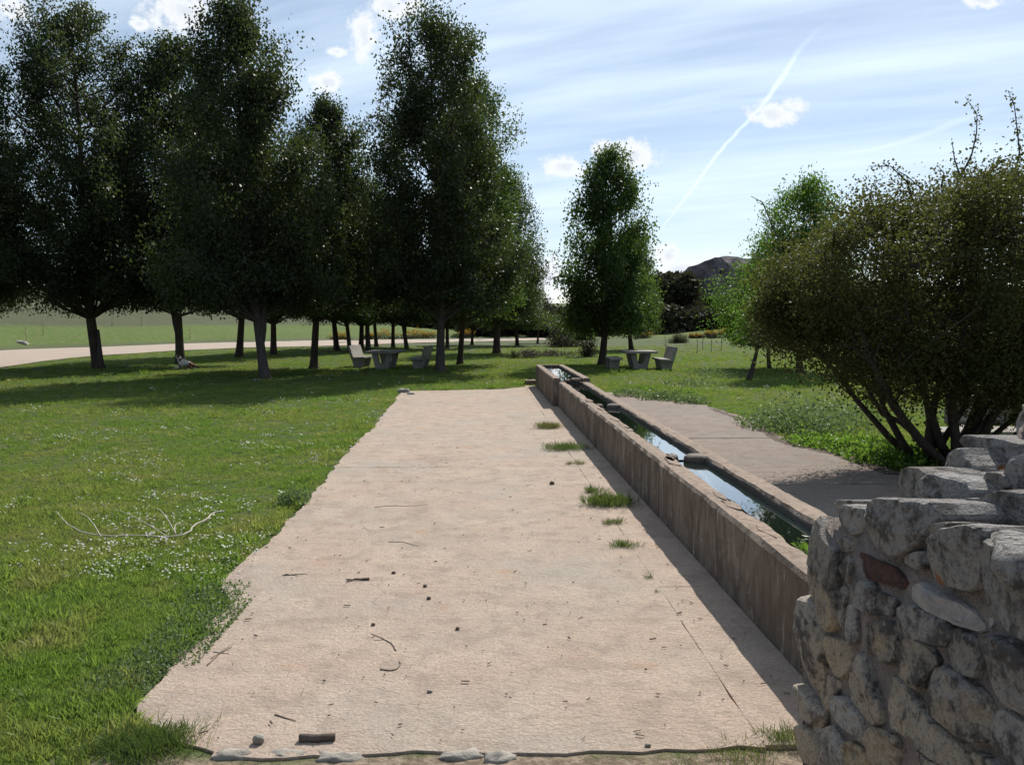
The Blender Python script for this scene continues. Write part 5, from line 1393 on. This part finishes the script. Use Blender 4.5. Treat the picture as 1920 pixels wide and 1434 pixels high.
twig('twig', 'little bundle of thin twigs near the left weed mat', [[(388, 1248), (412, 1226), (435, 1213)], [(400, 1222), (430, 1226)], [(395, 1235), (440, 1205)]], .0032)
twig('twig', 'long hair thin twig across the paving halfway back', [[(703, 951), (730, 948), (770, 949), (803, 946)]], .0028)
twig('twig', 'thin arched twig below the long hair thin one', [[(728, 1016), (755, 1016), (786, 1025)]], .0026)
twig('twig', 'small twig crossing the paving by the left front corner', [[(322, 1372), (358, 1364)]], .0026)
twig('twig', 'straight thin twig low on the paving, left of centre', [[(515, 1340), (555, 1352)]], .003)
twig('twig', 'small stick lying on the trough rim beside the wall', [[(1500, 1051), (1520, 1066)]], .0026).location += Vector((0, 0, 0))
for (px, py, s, lab, mt) in [(485, 1392, (.026, .022, .022), 'round grey pebble left of the thick wooden stub', MAT_KERB), (806, 1297, (.014, .012, .008), 'tiny pale pebble in the middle of the paving', MAT_KERB), (1035, 908, (.028, .025, .022), 'small dark stone on the paving left of the tufts', MAT_TWIG),
        (797, 1100, (.014, .013, .011), 'upper of two dark cones on the paving', MAT_TWIG), (804, 1123, (.014, .012, .011), 'lower of two dark cones on the paving', MAT_TWIG), (738, 1075, (.016, .011, .01), 'dark chip right of the thickest twig', MAT_TWIG),
        (858, 1180, (.013, .012, .01), 'dark crumb right of the curved twig', MAT_TWIG), (1215, 1398, (.014, .012, .008), 'flat grey pebble near the front edge', MAT_KERB), (700, 1172, (.013, .011, .009), 'dark crumb above the curved twig', MAT_TWIG)]:
    o = blob_stone('pebble', s, mt, None, px, 2, .2); o.location = G(px, py) + Vector((0, 0, s[2] * .7)); tag(o, lab, 'pebble')
for (px, py, s, lab) in [(757, 737, (.17, .13, .09), 'pale stone at the far left corner of the paving'), (770, 741, (.10, .09, .05), 'smaller dark stone under the pale corner stone'), (38, 651, (.5, .35, .32), 'pale boulder on the verge beyond the dirt road')]:
    o = blob_stone('stone', s, MAT_KERB, None, px, 3, .25); p = GT(px, py); o.location = Vector((p.x, p.y, p.z + s[2] * .35)); tag(o, lab, 'stone')
# crumbs, bark chips and bits of straw too small to count
r_ = np.random.default_rng(61); V = []
N = 380
gy_ = 3.5 * np.exp(r_.random(N) * math.log(15 / 3.5)); gx_ = np.array([r_.uniform(left_at(y) + .05, 1.5) for y in gy_])
for x, y in zip(gx_, gy_):
    L = .004 + .018 * r_.random() ** 3; w = .0012 + .003 * r_.random() ** 2; a = r_.uniform(0, 6.28); ca, sa = math.cos(a), math.sin(a)
    b = [(-L, -w), (L, -w * .6), (L, w * .6), (-L, w)]
    z0 = .006; zt = z0 + .003 + w
    top = [(x + p * ca - q * sa, y + p * sa + q * ca) for p, q in b]
    V += [(*top[0], z0), (*top[1], z0), (*top[1], zt), (*top[0], zt)]
    V += [(*top[0], zt), (*top[1], zt), (*top[2], zt), (*top[3], zt)]
o = link('litter_crumbs', quads_mesh('litter_crumbs', np.array(V), MAT_TWIG)); tag(o, 'bark crumbs and straw scattered over the paving', 'debris', kind='stuff')
# dry stalks and thin saplings
for i, (px, py, h, lab) in enumerate([(49, 648, 1.25, 'tall thin dry stalk above the boulder beyond the road'), (80, 632, 1.1, 'pale dry stalk on the bank right of the boulder'), (355, 637, 1.2, 'thin dry sapling beyond the road right of the dog tree'), (210, 612, .9, 'thin stake on the bank behind the leftmost trunk'), (265, 612, .9, 'thin stake on the bank left of the dog tree'),
        (1249, 662, 1.2, 'thin grey stalk left of the round dark bush'), (1307, 662, 1.3, 'thin grey stalk right of the round dark bush'), (1334, 660, 1.5, 'thin sapling stalk in the rough meadow left of the green tree'), (1352, 658, 1.3, 'thin sapling stalk nearest the green tree'), (1318, 655, 1.0, 'short thin stalk between the meadow saplings')]):
    p = GT(px, py); mb = MB(); rd = random.Random(i)
    mb.tube([(0, 0, -.05), (rd.gauss(0, .04), 0, h * .5), (rd.gauss(0, .1), 0, h)], [.022, .016, .007], 5)
    for k in range(7):
        z = h * rd.uniform(.35, .95); mb.tube([(0, 0, z), (rd.gauss(0, .14), rd.gauss(0, .14), z + rd.uniform(.08, .25))], [.01, .004], 4, cap=False)
    o = mb.build('dry_stalk', MAT_DRY, smooth=True, fix=False); o.location = p; tag(o, lab, 'stalk', 'dry stalks and saplings')
